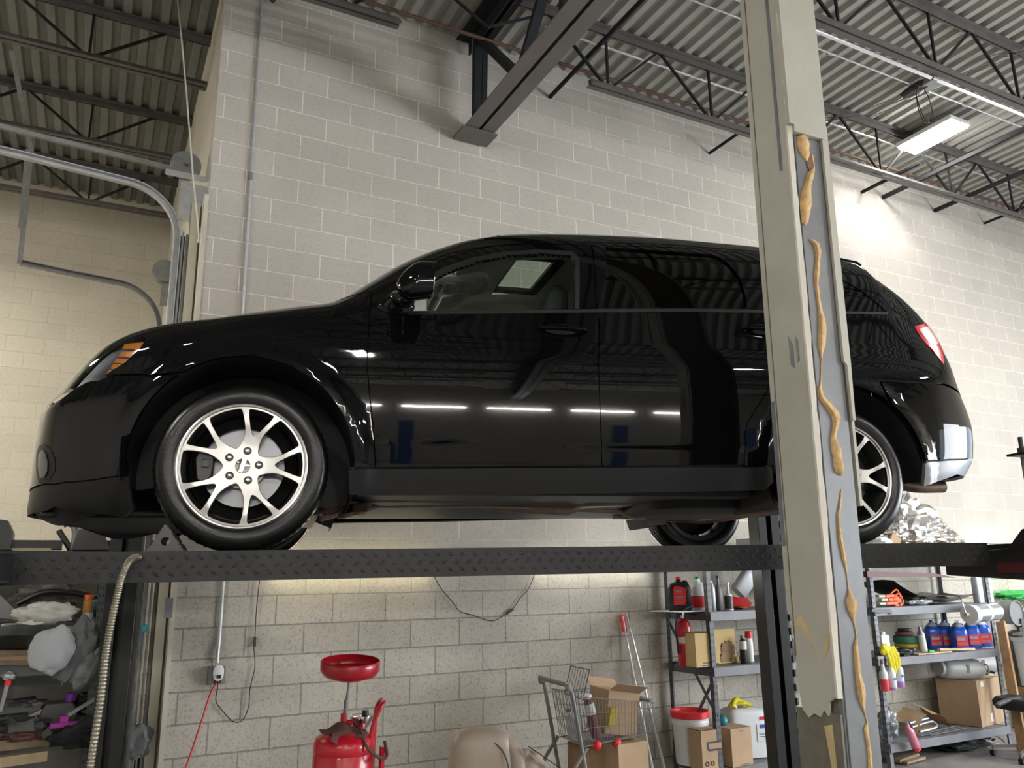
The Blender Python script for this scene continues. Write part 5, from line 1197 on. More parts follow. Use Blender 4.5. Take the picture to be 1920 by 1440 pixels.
one('torn_tape', MB().prism([(-.12, .01), (.12, .0), (.15, -.035), (.12, -.05), (.10, -.03), (-.02, -.035), (-.14, -.012)], -.002, .002, 'XZ'), 'blk', 'torn black tape on the front beam of the upper shelf', 'tape', loc=(X_(1652, 1140, 5.395), 5.392, z1-.02))
t = thing('film_roll', 'big roll of clear wrapping film with white core hung at the front of the rack', 'film roll', (X_(1842, 1150, 5.30), 5.30, z1-.09)); t.rotation_euler = (0, -.02, .12)
part('roll', MB().cyl((-.22, 0, 0), (.27, 0, 0), .084, n=36), 'filmroll', t); part('white_core', MB().lathe([(.034, -.262), (.088, -.262), (.093, -.25), (.093, -.20), (.088, -.17)], (0, 0, 0), 'X', 32), 'whitet', t)
part('paper_band', MB().cyl((.02, 0, 0), (.07, 0, 0), .0855, n=36), 'paper', t); part('spindle', MB().cyl((-.33, 0, 0), (.30, 0, 0), .018, n=12), 'woodpale', t); part('wire_hook', MB().tube(spline([(-.32, 0, .02), (-.35, 0, .10), (-.34, .03, .18), (-.30, .06, .13)], 5), .006, n=6), 'chrome', t)
for px, l in ((1832, 'left translucent bottle hanging under the lift beam at the right rack end'), (1850, 'right translucent bottle hanging under the lift beam at the right rack end')):
    vessel('clear_container', l.replace('hanging under the lift beam', 'standing under the lift beam'), 'container', on(px, 5.48, z1+.001, 1100), .10, .08, .30, 'whitet', 'white', .03, .01, .1, .5)
for i, px in enumerate((1749, 1772, 1797, 1821, 1842)):
    Y = (5.76, 5.70, 5.56, 5.60, 5.62)[i]
    t = vessel('washer_fluid_jug', ['leftmost blue washer fluid jug, behind the aerosol can', 'second blue washer fluid jug from the left, set back', 'middle blue washer fluid jug, nearest the front', 'second blue washer fluid jug from the right', 'rightmost blue washer fluid jug on the rack'][i], 'jug', on(px, Y, z2, 1190), .155, .13, .285, 'blue', 'clear' if i > 1 else 'blue', .018, .02, .30, .6, handle=True, rz=-.5, group='blue washer fluid jugs')
    part('label', MB().box((0, -.0665, .085), (.115, .002, .10)), 'redpl', t); part('label_print', MB().box((-.01, -.068, .105), (.08, .001, .028)).box((0, -.068, .065), (.10, .001, .006)).box((0, -.068, .05), (.09, .001, .006)), 'sil', t)
    part('clear_shoulder', MB().lathe([(.80, .215), (.5, .245), (.26, .262)], (0, 0, 0), n=20, sq=(.079, .066, .7)), 'whitet', t)
t = vessel('white_tin', 'small white rectangular tin next to the column on the middle shelf', 'tin', on(1655, 5.47, z2+.06, 1190), .115, .06, .17, 'white', 'white', .02, .005, .08, .3)
for i, (m_, r_, h_, l) in enumerate((('dgrey', .075, .05, 'dark pad at the bottom of the polishing pad stack'), ('yelpad', .125, .035, 'yellow polishing pad, second from the bottom of the stack'), ('greenpad', .13, .065, 'dark green polishing pad in the middle of the stack'), ('maroon', .09, .035, 'maroon polishing pad near the top of the stack'), ('blk', .07, .03, 'black wavy disc on top of the polishing pad stack'))):
    zz = z2+(0, .055, .095, .165, .20)[i]
    one('polishing_pad', MB().lathe([(0, 0), (r_*.94, 0), (r_, h_*.3), (r_, h_*.7), (r_*.94, h_), (0, h_)], n=32), m_, l, 'polishing pad', 'polishing pads on the rack', loc=(X_(1700, 1190, 5.62)-(.02 if i > 2 else 0), 5.62, zz), rz=0)
t = vessel('aerosol_can', 'silver white aerosol can in front of the polishing pads', 'aerosol can', on(1729, 5.46, z2+.005, 1190), .066, .066, .25, 'sil', 'sil', .014, .015, .14, 1, lab='paper', labz=(.08, .7), rot=(0, -.10, 0))
one('wooden_stick', MB().bar((-.24, .0, .03), (.27, -.02, .012), .03, .022), 'woodpale', 'pale wooden stick lying at the front of the middle shelf', 'stick', loc=(X_(1790, 1205, 5.42), 5.43, z2+.003))
one('wooden_board', MB().box((0, 0, .008), (.50, .10, .012)), 'woodpale', 'thin wooden board on the front edge of the middle shelf under the aerosol can', 'board', loc=(X_(1748, 1215, 5.42), 5.44, z2))
one('green_marker', MB().cyl((-.035, 0, .012), (.035, 0, .012), .011), 'green', 'small green marker on the shelf beside the aerosol can', 'marker', loc=(X_(1745, 1213, 5.40), 5.40, z2+.014))
one('polishing_tool', MB().blob((0, 0, .03), (.14, .07, .035), 9, .4), 'blk', 'flat black tool in front of the polishing pad stack', 'tool', loc=(X_(1690, 1210, 5.46), 5.47, z2+.003))
gl = MB()
for a in range(4): gl.tube(spline([(-.06+.035*a, 0, .12), (-.05+.04*a, -.02, .04), (-.02+.035*a, -.015, -.05-.03*(a % 2)), (.01+.03*a, 0, -.11-.03*(a > 1))], 5), .022, n=8)
one('rubber_gloves', gl.blob((-.06, 0, .10), (.06, .03, .05), 3, .3), 'yellow', 'yellow rubber gloves draped over the front beam of the middle shelf', 'gloves', loc=(X_(1664, 1215, 5.38), 5.365, z2-.02))
for i, (px, m_) in enumerate(((1657, 'redliq'), (1672, 'lilac'), (1687, 'lilac'))):
    t = thing('spray_bottle', ['hanging spray bottle with red liquid, nearest the column', 'hanging white spray bottle with a blue oval label, middle of three', 'hanging white spray bottle with lilac liquid, right of three'][i], 'spray bottle', (X_(px, 1270, 5.35), 5.35, .67+(.0, -.0, .02)[i]), group='spray bottles hanging from the shelf beam')
    f_ = (.68, .12, .30)[i]
    part('body', MB().lathe([(0, 0), (.034, 0), (.038, .01), (.038, .145), (.034, .165), (.018, .185), (.016, .235)], n=24), 'whitet', t, smooth=50)
    part('liquid', MB().lathe([(0, -.0008), (.035, -.0008), (.0387, .01), (.0387, .01+.14*f_)], n=24), m_, t, smooth=50)
    part('trigger_head', MB().lathe([(.019, .235), (.019, .26), (.012, .27), (.012, .29)], n=16).box((-.02, 0, .29), (.085, .022, .025)).bar((-.04, 0, .28), (-.05, 0, .22), .012, .01), 'grey', t)
    if i: part('label', MB().lathe([(.0, 0), (1, 0), (1, .002), (0, .002)], (0, -.0395, .10), 'Y', 20, sq=(.022, .012, 1)), 'bluec', t)
# cardboard box with gas cylinders
t = cbox('cardboard_box', 'large cardboard box carrying two grey cylinders on the bottom shelf', (X_(1820, 1320, 5.72), 5.72, z3), .56, .40, .44, 'card', rz=.2)
part('label', MB().box((-.16, -.202, .40), (.07, .002, .05)).box((-.02, -.202, .07), (.07, .002, .08)), 'paper', t); part('tape', MB().box((.282, 0, .33), (.003, .40, .012)), 'cardd', t)
for i, (px, dy) in enumerate(((1806, 0), (1836, .2))):
    t = thing('gas_cylinder', ['grey gas cylinder lying on the big cardboard box, nearer one', 'grey gas cylinder lying on the big cardboard box, farther one'][i], 'gas cylinder', (X_(px, 1260, 5.6+dy), 5.60+dy, z3+.445+.10), group='grey cylinders on the box'); t.rotation_euler = (0, .06, -.25)
    part('tank', MB().lathe([(0, -.27), (.05, -.268), (.085, -.25), (.098, -.21), (.10, -.16), (.10, .10), (.095, .16), (.075, .21), (.04, .25), (.03, .26)], (0, 0, 0), 'X', 32), 'tank2', t, smooth=60)
    part('foot_ring', MB().lathe([(.07, -.29), (.075, -.29), (.075, -.25), (.07, -.25)], (0, 0, 0), 'X', 28), 'tank2', t); part('collar', MB().tube([(.27, .05*math.cos(k*.3927), .05*math.sin(k*.3927)) for k in range(16)], .008, closed=True, n=8), 'tank2', t)
    part('valve', MB().bar((.24, 0, 0), (.35, -.03, -.03), .02, .02).bar((.30, -.02, -.02), (.34, .05, -.03), .015, .012), 'blk', t); part('print', MB().box((-.02, -.100, .01), (.03, .004, .08)), 'dgrey', t)
t = vessel('spray_bottle', 'pink spray bottle leaning over the front of the bottom shelf', 'spray bottle', (X_(1717, 1385, 5.33), 5.33, z3-.055), .078, .078, .30, 'pink', 'grey', .018, .05, .2, 1, rot=(.12, -.55, .0), lab='redliq', labz=(0.02, .12))
one('clear_bag', MB().blob((0, 0, .13), (.10, .09, .14), 6, .35, n=30, flat=False), 'filmroll', 'shiny grey plastic bag at the left end of the bottom shelf', 'bag', loc=(X_(1668, 1370, 5.52), 5.54, z3))
for i, (px, dx, tilt, w_, l) in enumerate(((1708, 0, .5, .26, 'brown paper flap standing up at the left of the scrap pile'), (1755, .0, -.35, .42, 'long folded cardboard strip across the scrap pile'), (1735, 0, .1, .5, 'flat cardboard sheet under the scrap pile'))):
    one('cardboard_scrap', MB().grid(lambda u, v: ((u-.5)*w_, (v-.5)*.22, .03*math.sin(4*u+v)), 10, 4), 'cardd' if i == 0 else 'card', l, 'cardboard scrap', 'cardboard scraps on the bottom shelf', loc=(X_(px, 1350, 5.6), 5.6+.04*i, z3+(.16, .14, .05)[i]), rot=(.3, -tilt, .2))
one('metal_bracket', MB().tube(spline([(-.16, 0, .02), (.10, 0, .045), (.15, -.02, .03), (.12, -.04, .0), (-.10, -.03, -.02)], 5), .014, n=8).tube(spline([(-.15, .03, .05), (.12, .03, .07)], 5), .016, n=8), 'sil', 'shiny bent metal strip in the scrap pile', 'metal strip', loc=(X_(1730, 1355, 5.5), 5.5, z3+.07))
one('wire_rods', sum(([MB().cyl((-.3+.02*i, -.05+.03*i, .01), (.35+.03*i, .0+.02*i, .02), .004, n=6)] for i in range(1)), [])[0].cyl((-.25, .02, .012), (.4, .08, .02), .004, n=6).cyl((-.2, -.08, .012), (.36, -.06, .02), .004, n=6).cyl((-.28, -.02, .012), (.38, .03, .03), .004, n=6), 'grey', 'thin grey rods lying along the bottom shelf in front of the box', 'rods', loc=(X_(1760, 1370, 5.5), 5.52, z3+.002))
one('floor_clutter', MB().blob((0, 0, .05), (.34, .16, .06), 12, .5, n=36), 'blkcloth', 'heap of black plastic film on the floor under the rack', 'film heap', loc=(7.9, 5.62, 0.0))
one('floor_wood', MB().bar((-.15, 0, .03), (.16, .03, .05), .07, .03).bar((-.12, -.06, .02), (.18, -.03, .03), .05, .02), 'woodold', 'short wooden offcuts on the floor under the rack near the column', 'wood offcuts', loc=(6.95, 5.5, 0))
one('wire_heap', MB().tube(spline([(-.2, 0, .01), (-.05, .06, .09), (.1, -.03, .05), (.22, .05, .10), (.35, 0, .02), (.2, -.08, .01), (0, -.05, .06)], 8), .007, n=6), 'galvd', 'bright bent wires on top of the black film heap under the rack', 'wires', loc=(8.05, 5.5, .03))
# on top of the right rack: foil pile
zt = 1.942
one('flat_cardboard', MB().box((0, 0, .012), (1.0, .5, .02)).box((.38, -.08, .036), (.40, .34, .025)), 'card', 'flat cardboard under the foil pile on top of the right rack', 'cardboard', loc=(7.75, 5.68, zt))
fo = MB()
for i, (x, y, z, rx, ry, rz_) in enumerate(((-.10, 0, .22, .34, .24, .24), (.14, .02, .20, .30, .22, .20), (-.30, -.04, .10, .20, .18, .10), (.36, -.06, .10, .20, .16, .11), (.10, -.12, .10, .42, .12, .09), (.0, .06, .34, .20, .16, .13))):
    fo.blob((x, y, z), (rx, ry, rz_), seed=i+20, amp=.42, n=40, freq=3.0)
one('foil_pile', fo, 'foil', 'big crumpled pile of silver foil insulation on top of the right rack', 'foil pile', loc=(7.62, 5.70, zt+.045), smooth=28)
one('white_cloth', MB().blob((0, 0, .06), (.12, .10, .07), 3, .3), 'white', 'white folded sheet at the left of the foil pile', 'sheet', loc=(6.98, 5.55, zt)); one('cardboard_flap', MB().box((0, 0, .06), (.13, .02, .11), rot=Matrix.Rotation(.6, 3, 'Y')), 'card', 'cardboard corner sticking up left of the foil pile', 'cardboard', loc=(7.15, 5.5, zt+.03))
one('top_carton', MB().box((0, 0, .05), (.42, .3, .10)).box((-.1, -.16, .13), (.30, .02, .05)), 'whitet', 'white tray on top of the left rack beside the column', 'tray', loc=(5.55, 5.65, zt)); one('black_hook', MB().bar((-.18, 0, .0), (.12, 0, .0), .012, .012).bar((-.02, 0, 0), (.12, 0, -.14), .012, .012).blob((.12, 0, -.02), (.06, .03, .04), 2, .2), 'blk', 'black angled bracket lying on the white tray', 'bracket', loc=(5.6, 5.5, zt+.27))
# ================================================================= things at the far right
e0, e1 = Vector(at(1876, 1166, 5.42)), Vector(at(1917, 1395, 5.05)); d = (e1-e0); e1 = e0+d*((e0.z-.01)/(-d.z))
one('wooden_plank', MB().bar(e0, e1, .035, .085, up=(0, -1, 0)), 'wood', 'raw wooden stud leaning against the right end of the rack', 'plank')
t = thing('bucket', 'white bucket at the right edge behind the leaning wooden stud', 'bucket', (at(1916, 1300, 6.0)[0], 5.80, .0))
part('pail', MB().lathe([(0, .45), (.16, .45), (.185, .93), (.20, .94), (.20, 1.0), (0, 1.0)], n=36), 'whitet', t, smooth=50); part('stand', MB().box((0, 0, .22), (.42, .36, .44)), 'cardd', t)
t = thing('desk_fan', 'grey round headed machine standing on the white bucket', 'fan', (at(1898, 1190, 5.8)[0], 5.78, 1.0))
part('head', MB().cyl((-.03, -.08, .26), (-.03, .06, .26), .125, n=32), 'grey', t, bevel=.01); part('guard', MB().tube([(-.03+.13*math.cos(k*.2618), -.09, .26+.13*math.sin(k*.2618)) for k in range(24)], .008, closed=True, n=6), 'sil', t); part('stem', MB().cyl((.06, -.03, .0), (.05, -.03, .24), .022).box((.06, -.06, .15), (.10, .08, .09)).blob((.03, 0, .03), (.11, .08, .04), 1, .2), 'dgrey', t)
one('green_cloth', MB().blob((0, 0, .04), (.34, .14, .05), 4, .4, n=30), 'green', 'green cloth on the pile at the right edge above the fan', 'cloth', loc=(at(1905, 1135, 5.9)[0], 5.9, 1.40)); one('shelf_stack', MB().box((0, 0, .69), (.5, .22, 1.38)), 'endwall', 'grey cabinet under the green cloth at the right edge', 'cabinet', loc=(at(1905, 1135, 5.9)[0]+.45, 5.92, 0))
ax_, ay_, az_ = at(1866, 1322, 5.0)
t = thing('office_chair', 'black office chair at the right edge, only an armrest and one caster in view', 'office chair', (ax_+.42, 5.0, 0))
part('armrest', MB().tube(spline([(-.42, -.02, az_-.01), (-.36, .0, az_+.005), (-.15, .02, az_+.02), (.0, .02, az_+.02)], 5), .022, n=12, radii=[.022]*16), 'dgrey', t); part('seat', MB().lathe([(0, .44), (.9, .44), (1, .47), (1, .51), (.9, .54), (0, .54)], (.05, 0, 0), n=28, sq=(.24, .25, .6)), 'blkcloth', t)
part('backrest', MB().lathe([(0, .60), (.8, .6), (1, .68), (.95, 1.0), (0, 1.05)], (.62, 0, 0), n=24, sq=(.04, .22, .6)), 'blkcloth', t); part('column', MB().cyl((.05, 0, .12), (.05, 0, .44), .028), 'blk', t)
for k in range(5):
    a = math.pi+.25+k*2*math.pi/5; c = Vector((.05+.33*math.cos(a), .33*math.sin(a), 0)); l_ = part('base_leg', MB().bar((.05, 0, .12), c+Vector((0, 0, .085)), .035, .025).cyl(c+Vector((0, 0, .05)), c+Vector((0, 0, .10)), .009), 'sil', t)
    part('caster', MB().cyl(c+Vector((-.0, -.022, .027)), c+Vector((.0, .022, .027)), .027, n=18), 'blk', l_)
# ================================================================= middle: cart, poles, seat, oil drain
CX, CY = 3.12, 5.15
t = thing('shopping_cart', 'grey wire shopping cart with boxes and bottles in it, standing by the block wall', 'shopping cart', (CX, CY, 0)); t.rotation_euler = (0, 0, -.10)
fr = MB().tube(spline([(-.02, .02, .96), (0, 0, .90), (.07, 0, .5), (.13, 0, .16), (.15, 0, .10), (.70, 0, .14)], 6), .014, n=10).tube(spline([(-.02, .46, .96), (0, .48, .90), (.07, .48, .5), (.13, .48, .16), (.15, .48, .10), (.70, .48, .14)], 6), .014, n=10)
fr.tube(spline([(.10, 0, .56), (-.02, 0, .40), (-.08, 0, .22), (-.10, 0, .12)], 5), .013, n=10).tube(spline([(.10, .48, .56), (-.02, .48, .40), (-.08, .48, .22), (-.10, .48, .12)], 5), .013, n=10).cyl((.13, 0, .14), (.13, .48, .14), .012).cyl((.68, 0, .14), (.68, .48, .14), .012)
part('frame', fr, 'grey', t)
part('handle', MB().tube(spline([(-.04, .0, .985), (-.05, .10, .985), (-.05, .38, .985), (-.04, .48, .985)], 5), .017, n=12).blob((-.03, 0, .965), (.025, .02, .03), 1, 0).blob((-.03, .48, .965), (.025, .02, .03), 1, 0), 'grey', t)
bk = MB(); R0, R1 = .05, .64
def bx(u): return R0+(R1-R0)*u
for y, s in ((.015, 1), (.465, 1)):
    for i in range(23):
        u = i/22; bk.cyl((bx(u), y, .90-.08*u), (bx(u)*.9+.05, y+(.03 if y < .2 else -.03), .56+.05*u), .0022, n=5)
    for k_, zz in ((1, .90), (.66, .79), (.33, .68), (0, .56)): bk.cyl((R0*k_+.095*(1-k_), y+(.03 if y < .2 else -.03)*(1-k_), zz), (R1*k_+.62*(1-k_), y+(.03 if y < .2 else -.03)*(1-k_), zz-.08*k_+.05*(1-k_)), .0035 if k_ in (1, 0) else .0025, n=6)
for i in range(15):
    v = i/14; y = .03+.42*v; bk.cyl((R1, y, .82), (.62, y, .61), .0022, n=5).cyl((R0, y, .90), (.10, y, .56), .0022, n=5).cyl((.10, y, .56), (.62, y, .61), .0022, n=5)
bk.cyl((R1, .015, .82), (R1, .465, .82), .005, n=6).cyl((R0, .015, .90), (R0, .465, .90), .004, n=6)
part('basket', bk, 'grey', t)
fl = MB()
for i in range(8): fl.cyl((.14, .12+.045*i, .86), (.20, .12+.045*i, 1.06), .0022, n=5)
part('seat_flap', fl.cyl((.20, .12, 1.06), (.20, .435, 1.06), .004, n=6).cyl((.14, .12, .86), (.14, .435, .86), .004, n=6).cyl((.14, .12, .86), (.20, .12, 1.06), .004, n=6).cyl((.14, .435, .86), (.20, .435, 1.06), .004, n=6), 'dgrey', t)
part('nose_bumper', MB().box((.655, .24, .825), (.05, .44, .03)), 'grey', t, bevel=.01); part('red_foot', MB().blob((.20, .04, .56), (.035, .025, .035), 1, .1), 'redpl', t); part('red_foot', MB().blob((.36, .04, .56), (.035, .025, .035), 2, .1), 'redpl', t)
for x, y in ((-.10, 0), (-.10, .48), (.70, 0), (.70, .48)): part('wheel', MB().cyl((x, y-.015, .06), (x, y+.015, .06), .06, n=22), 'blk', t)
part('label_plate', MB().box((.19, -.0, .80), (.0, .0, .0)), 'grey', t) if 0 else None
cw = lambda x, y, z: tuple(Matrix.Rotation(-.10, 3, 'Z') @ Vector((x, y, z))+Vector((CX, CY, 0)))
cbox('cardboard_box', 'open cardboard box standing tilted in the shopping cart', cw(.42, .24, .60), .26, .30, .30, 'card', open_=1.1, rz=-.1, rot=(0, .16, -.1), flaps=(1, 1, 0, 0))
cbox('cardboard_box', 'plain cardboard box on the cart’s lower rack, right one'.replace('’', ' '), cw(.46, .16, .16), .28, .26, .40, 'card', rz=.1); cbox('cardboard_box', 'dark brown cardboard box on the lower rack of the cart, left one', cw(.24, .30, .155), .18, .26, .37, 'cardd', rz=-.1)
vessel('spray_bottle', 'clear bottle in the child seat of the shopping cart', 'bottle', cw(.14, .30, .58), .07, .07, .20, 'whitet', 'grey', .014, .03, .25, 1, rot=(0, -.2, 0)); vessel('spray_bottle', 'white spray bottle with red and blue nozzle leaning in the shopping cart', 'spray bottle', cw(.24, .12, .60), .075, .075, .30, 'maroon', 'white', .03, .01, .12, 1, rot=(0, -.25, 0), lab='paper', labz=(.55, .8))
one('yellow_sponge', MB().box((0, 0, .06), (.06, .05, .12)), 'yelpad', 'pale yellow sponge between the boxes in the cart', 'sponge', loc=cw(.33, .08, .68), rot=(.1, .2, 0))
for i, (a, b, c_, l) in enumerate((((1166, 1152), (1224, 1445), 5.72, 'silver telescopic pole with a red grip leaning on the block wall'), ((1175, 1152), (1247, 1445), 5.80, 'second silver pole leaning on the block wall just right of the red grip'))):
    p0 = Vector(at(*a, 6.01)); p1 = Vector(at(*b, c_)); d = p1-p0; p1 = p0+d*((p0.z-.01)/(-d.z)); mdl = p0+(p1-p0)*.55
    t = thing('telescopic_pole', l, 'pole', p1, group='poles leaning on the block wall')
    part('upper_tube', MB().cyl(p0-p1, mdl-p1, .010, n=12), 'conduit', t); part('lower_tube', MB().cyl(mdl-p1, Vector((0, 0, 0)), .0135, n=12), 'galv', t)
    if i == 0:
        k_ = p0+(p1-p0)*.10; part('red_grip', MB().bar(p0-p1, k_-p1, .045, .018, up=(0, -1, 0)), 'redpl', t, bevel=.004); part('grip_holes', MB().bar(p0+(p1-p0)*.01-p1+Vector((0, -.011, 0)), k_-p1-(p1-p0)*.01+Vector((0, -.011, 0)), .008, .003, up=(0, -1, 0)), 'white', t)
# tan car seat
sx, _, sz = at(905, 1366, 4.55)
t = thing('car_seat', 'loose tan leather car seat seen from behind, standing on the floor', 'car seat', (sx+.02, 4.62, 0)); t.rotation_euler = (0, 0, -.25)
H1 = sz
part('backrest', MB().lathe([(0, .15), (.9, .15), (1, .22), (1, H1-.20), (.96, H1-.09), (.82, H1-.03), (.5, H1-.004), (0, H1)], (0, 0, 0), n=40, sq=(.19, .10, .62)), 'leather', t, smooth=60)
part('side_bolster', MB().tube(spline([(.20, -.02, .16), (.215, -.03, H1-.30), (.19, -.03, H1-.14), (.10, -.02, H1-.055)], 6), .05, n=16, radii=[.062, .062, .062, .062, .062, .062, .062, .062, .060, .058, .056, .054, .052, .050, .048, .045, .042, .04, .036]), 'leather', t, smooth=70)
part('piping', MB().tube(spline([(.15, -.098, .2), (.15, -.103, H1-.28), (.115, -.10, H1-.13), (.03, -.08, H1-.055)], 6), .005, n=8), 'dgrey', t); part('side_cushion', MB().blob((.29, .0, H1-.30), (.11, .09, .16), 3, .15, n=26), 'leather', t, smooth=60)
part('belt', MB().bar((.27, -.10, H1-.11), (.46, -.08, H1-.24), .05, .004), 'blkcloth', t); part('seat_base', MB().box((.02, .28, .22), (.46, .44, .20)), 'leather', t, bevel=.04)
# oil drain
DX, DYY = X_(653, 1250, 4.8), 4.8; zb = float(at(653, 1237, 4.8)[2])
t = thing('oil_drain', 'red oil drain tank on the floor with a funnel bowl on a pole', 'oil drain', (DX-.01, DYY, 0))
zt_ = float(at(645, 1372, 4.8)[2])
part('tank', MB().lathe([(0, .08), (.15, .08), (.172, .11), (.172, zt_-.11), (.169, zt_-.105), (.172, zt_-.10), (.172, zt_-.06), (.160, zt_-.025), (.12, zt_), (.04, zt_+.015), (0, zt_+.015)], n=48), 'redp', t, smooth=50)
bowl = MB().lathe([(.165, zb-.003), (.168, zb), (.171, zb-.003), (.170, zb-.055), (.150, zb-.085), (.06, zb-.115), (.015, zb-.12), (.015, zb-.11), (.06, zb-.105), (.145, zb-.078), (.163, zb-.052)], (.02, 0, 0), n=48, caps=False)
bowl.v = [(x, y*math.cos(.11)-(z-zb+.1)*math.sin(-.11)*-1, zb-.1+(z-zb+.1)*math.cos(.11)+y*math.sin(.11)) for x, y, z in bowl.v]
part('bowl', bowl, 'redp', t, smooth=50)
part('pole', MB().cyl((.02, 0, zb-.115), (.0, 0, zt_+.10), .0085).cyl((.004, 0, zt_+.17), (.0, 0, zt_+.0), .013), 'galvd', t); part('pole_clamp', MB().cyl((-.005, 0, zt_+.10), (-.005, 0, zt_-.01), .020).cyl((.01, -.01, zt_+.05), (.04, -.02, zt_+.05), .014), 'redp', t)
part('push_handle', MB().tube(spline([(.12, -.10, zt_-.05), (.14, -.11, zt_+.06), (.17, -.12, zt_+.13), (.205, -.08, zt_+.155), (.21, .02, zt_+.14), (.19, .04, zt_+.0), (.17, .04, .15)], 6), .013, n=10).bar((.19, -.11, zt_-.08), (.17, -.11, .12), .04, .02), 'redp', t)
part('funnel', MB().lathe([(.065, zt_+.07), (.068, zt_+.075), (.068, zt_+.055), (.03, zt_), (.02, zt_-.02)], (.105, .03, 0), n=30).lathe([(0, zt_+.078), (.05, zt_+.076), (.064, zt_+.068)], (.105, .03, 0), n=30), 'chrome', t); part('knob', MB().cyl((.12, 0, zt_+.078), (.12, 0, zt_+.105), .02), 'blk', t)
part('drain_hose', MB().tube(spline([(.06, -.10, zt_+.03), (.08, -.17, zt_-.06), (.15, -.19, zt_-.12), (.20, -.16, zt_-.12), (.20, -.12, zt_-.05)], 6), .009, n=10), 'rust', t)
for x, y in ((-.12, -.12), (.12, -.12), (0, .15)): part('caster', MB().cyl((x-.012, y, .035), (x+.012, y, .035), .035, n=16).cyl((x, y, .04), (x, y, .10), .01), 'blk', t)
rg = MB()
rg.grid(lambda u, v: (-.13+.20*u+.02*math.sin(5*v), -.15+.18*v, zt_+.005-.05*max(0, .35-v)/.35+.02*math.sin(7*u+2)*math.cos(5*v)+.035*math.exp(-((u-.6)**2+(v-.75)**2)*12)), 16, 14)
one('rag', MB().add([(a+DX-.0, b+DYY, c+.012) for a, b, c in rg.v], rg.f), 'rag', 'brown oily rag draped over the top of the red oil drain tank', 'rag', smooth=50)
# ================================================================= left rack contents
z1, z2, z3 = 1.475, 1.215, .80; YL = 6.55
one('plastic_sheet', MB().grid(lambda u, v: (-1.6+2.0*u, 7.15+.03*math.sin(9*u+3*v)+.02*math.sin(23*u), .35+1.6*v), 40, 12), 'film', 'dull grey plastic sheeting hanging behind the left rack', 'plastic sheet', smooth=80)
one('crumpled_sheet', MB().blob((0, 0, .065), (.18, .09, .075), 5, .35, n=44, freq=2.0), 'bagw', 'white crumpled paper sheet on the upper shelf of the left rack', 'sheet', loc=(X_(85, 1160, 6.45), 6.44, z1-.01), smooth=60)
one('sheet_tail', MB().grid(lambda u, v: (-.2+.36*u, -.06+.05*v+.01*math.sin(7*u), .03+.07*u*v+.012*math.sin(9*u+4*v)-.02*(1-u)), 14, 5), 'bagw', 'flat torn tail of the white crumpled sheet hanging over the shelf edge', 'sheet', loc=(X_(70, 1165, 6.42), 6.42, z1-.02), smooth=30)
one('foil_bag', MB().blob((0, 0, .10), (.20, .12, .12), 8, .4, n=40), 'film', 'grey translucent bag behind the white crumpled sheet', 'bag', loc=(X_(85, 1120, 6.75), 6.78, z1+.06), smooth=40)
one('black_trim_strip', MB().tube(spline([(-.22, 0, .03), (-.08, 0, .10), (.08, 0, .10), (.26, 0, .06), (.34, 0, .0)], 6), .02, n=8), 'blk', 'curved black strip arching over the white crumpled sheet', 'trim strip', loc=(X_(100, 1135, 6.6), 6.62, z1+.09))
vessel('sealant_bottle', 'clear bottle of orange brown liquid at the right end of the left rack', 'bottle', (X_(163, 1160, 6.5), 6.50, z1), .065, .065, .175, 'orangep', 'orange', .026, .01, .1, .9, lab='whitet', labz=(0.02, .3))
one('teal_case', MB().blob((0, 0, .09), (.06, .05, .06), 4, .1).blob((0, 0, .04), (.07, .06, .04), 6, .2), 'teal', 'dark teal rounded tool beside the orange brown bottle', 'tool', loc=(X_(183, 1150, 6.62), 6.64, z1+.02))
one('angled_panel', MB().prism([(-.14, .12), (-.02, .10), (.12, -.04), (.10, -.06), (-.05, -.04), (-.14, .0)], -.01, .01, 'XZ'), 'grey', 'light grey angled panel at the left edge of the left rack', 'panel', loc=(X_(5, 1140, 6.5), 6.5, z1+.08))
one('pillow_cover', MB().blob((0, 0, 0), (.135, .07, .155), 2, .16, n=36, flat=False, freq=1.6), 'sheetw', 'pale grey headrest cover hanging from the left rack', 'cover', loc=(X_(98, 1225, 6.40), 6.34, 1.30), rot=(0, .18, 0)); one('seat_cover', MB().blob((0, 0, 0), (.12, .07, .20), 7, .25, n=34, flat=False), 'sheetg', 'dark grey cover hanging right of the pale headrest cover', 'cover', loc=(X_(140, 1215, 6.45), 6.42, 1.29), rot=(0, .3, 0)); one('seat_cover', MB().blob((0, 0, 0), (.09, .05, .15), 11, .3, n=30, flat=False), 'sheetg', 'dark grey cover behind and above the pale headrest cover', 'cover', loc=(X_(80, 1200, 6.6), 6.58, 1.36)); one('seat_cover', MB().blob((0, 0, 0), (.07, .05, .13), 14, .3, n=30, flat=False), 'sheetg', 'lowest dark grey cover with a drooping end, beside the ribbed hose', 'cover', loc=(X_(158, 1262, 6.42), 6.40, 1.16), rot=(0, .4, 0))
for i in range(3): one('cardboard_flat', MB().prism([(-.25, 0), (.14, -.02), (.20, -.035), (.12, .012), (-.25, .03)], -.12, .12, 'XZ'), 'woodold' if i != 1 else 'card', ['flattened brown carton, lowest on the second shelf of the left rack', 'flattened tan carton, middle of three on the left rack', 'flattened brown carton with torn edge, topmost of three on the left rack'][i], 'flat carton', 'flattened cartons on the left rack', loc=(X_(25, 1235, 6.55)+.02*i, 6.55, z2+.01+.028*i), rz=.05*i)
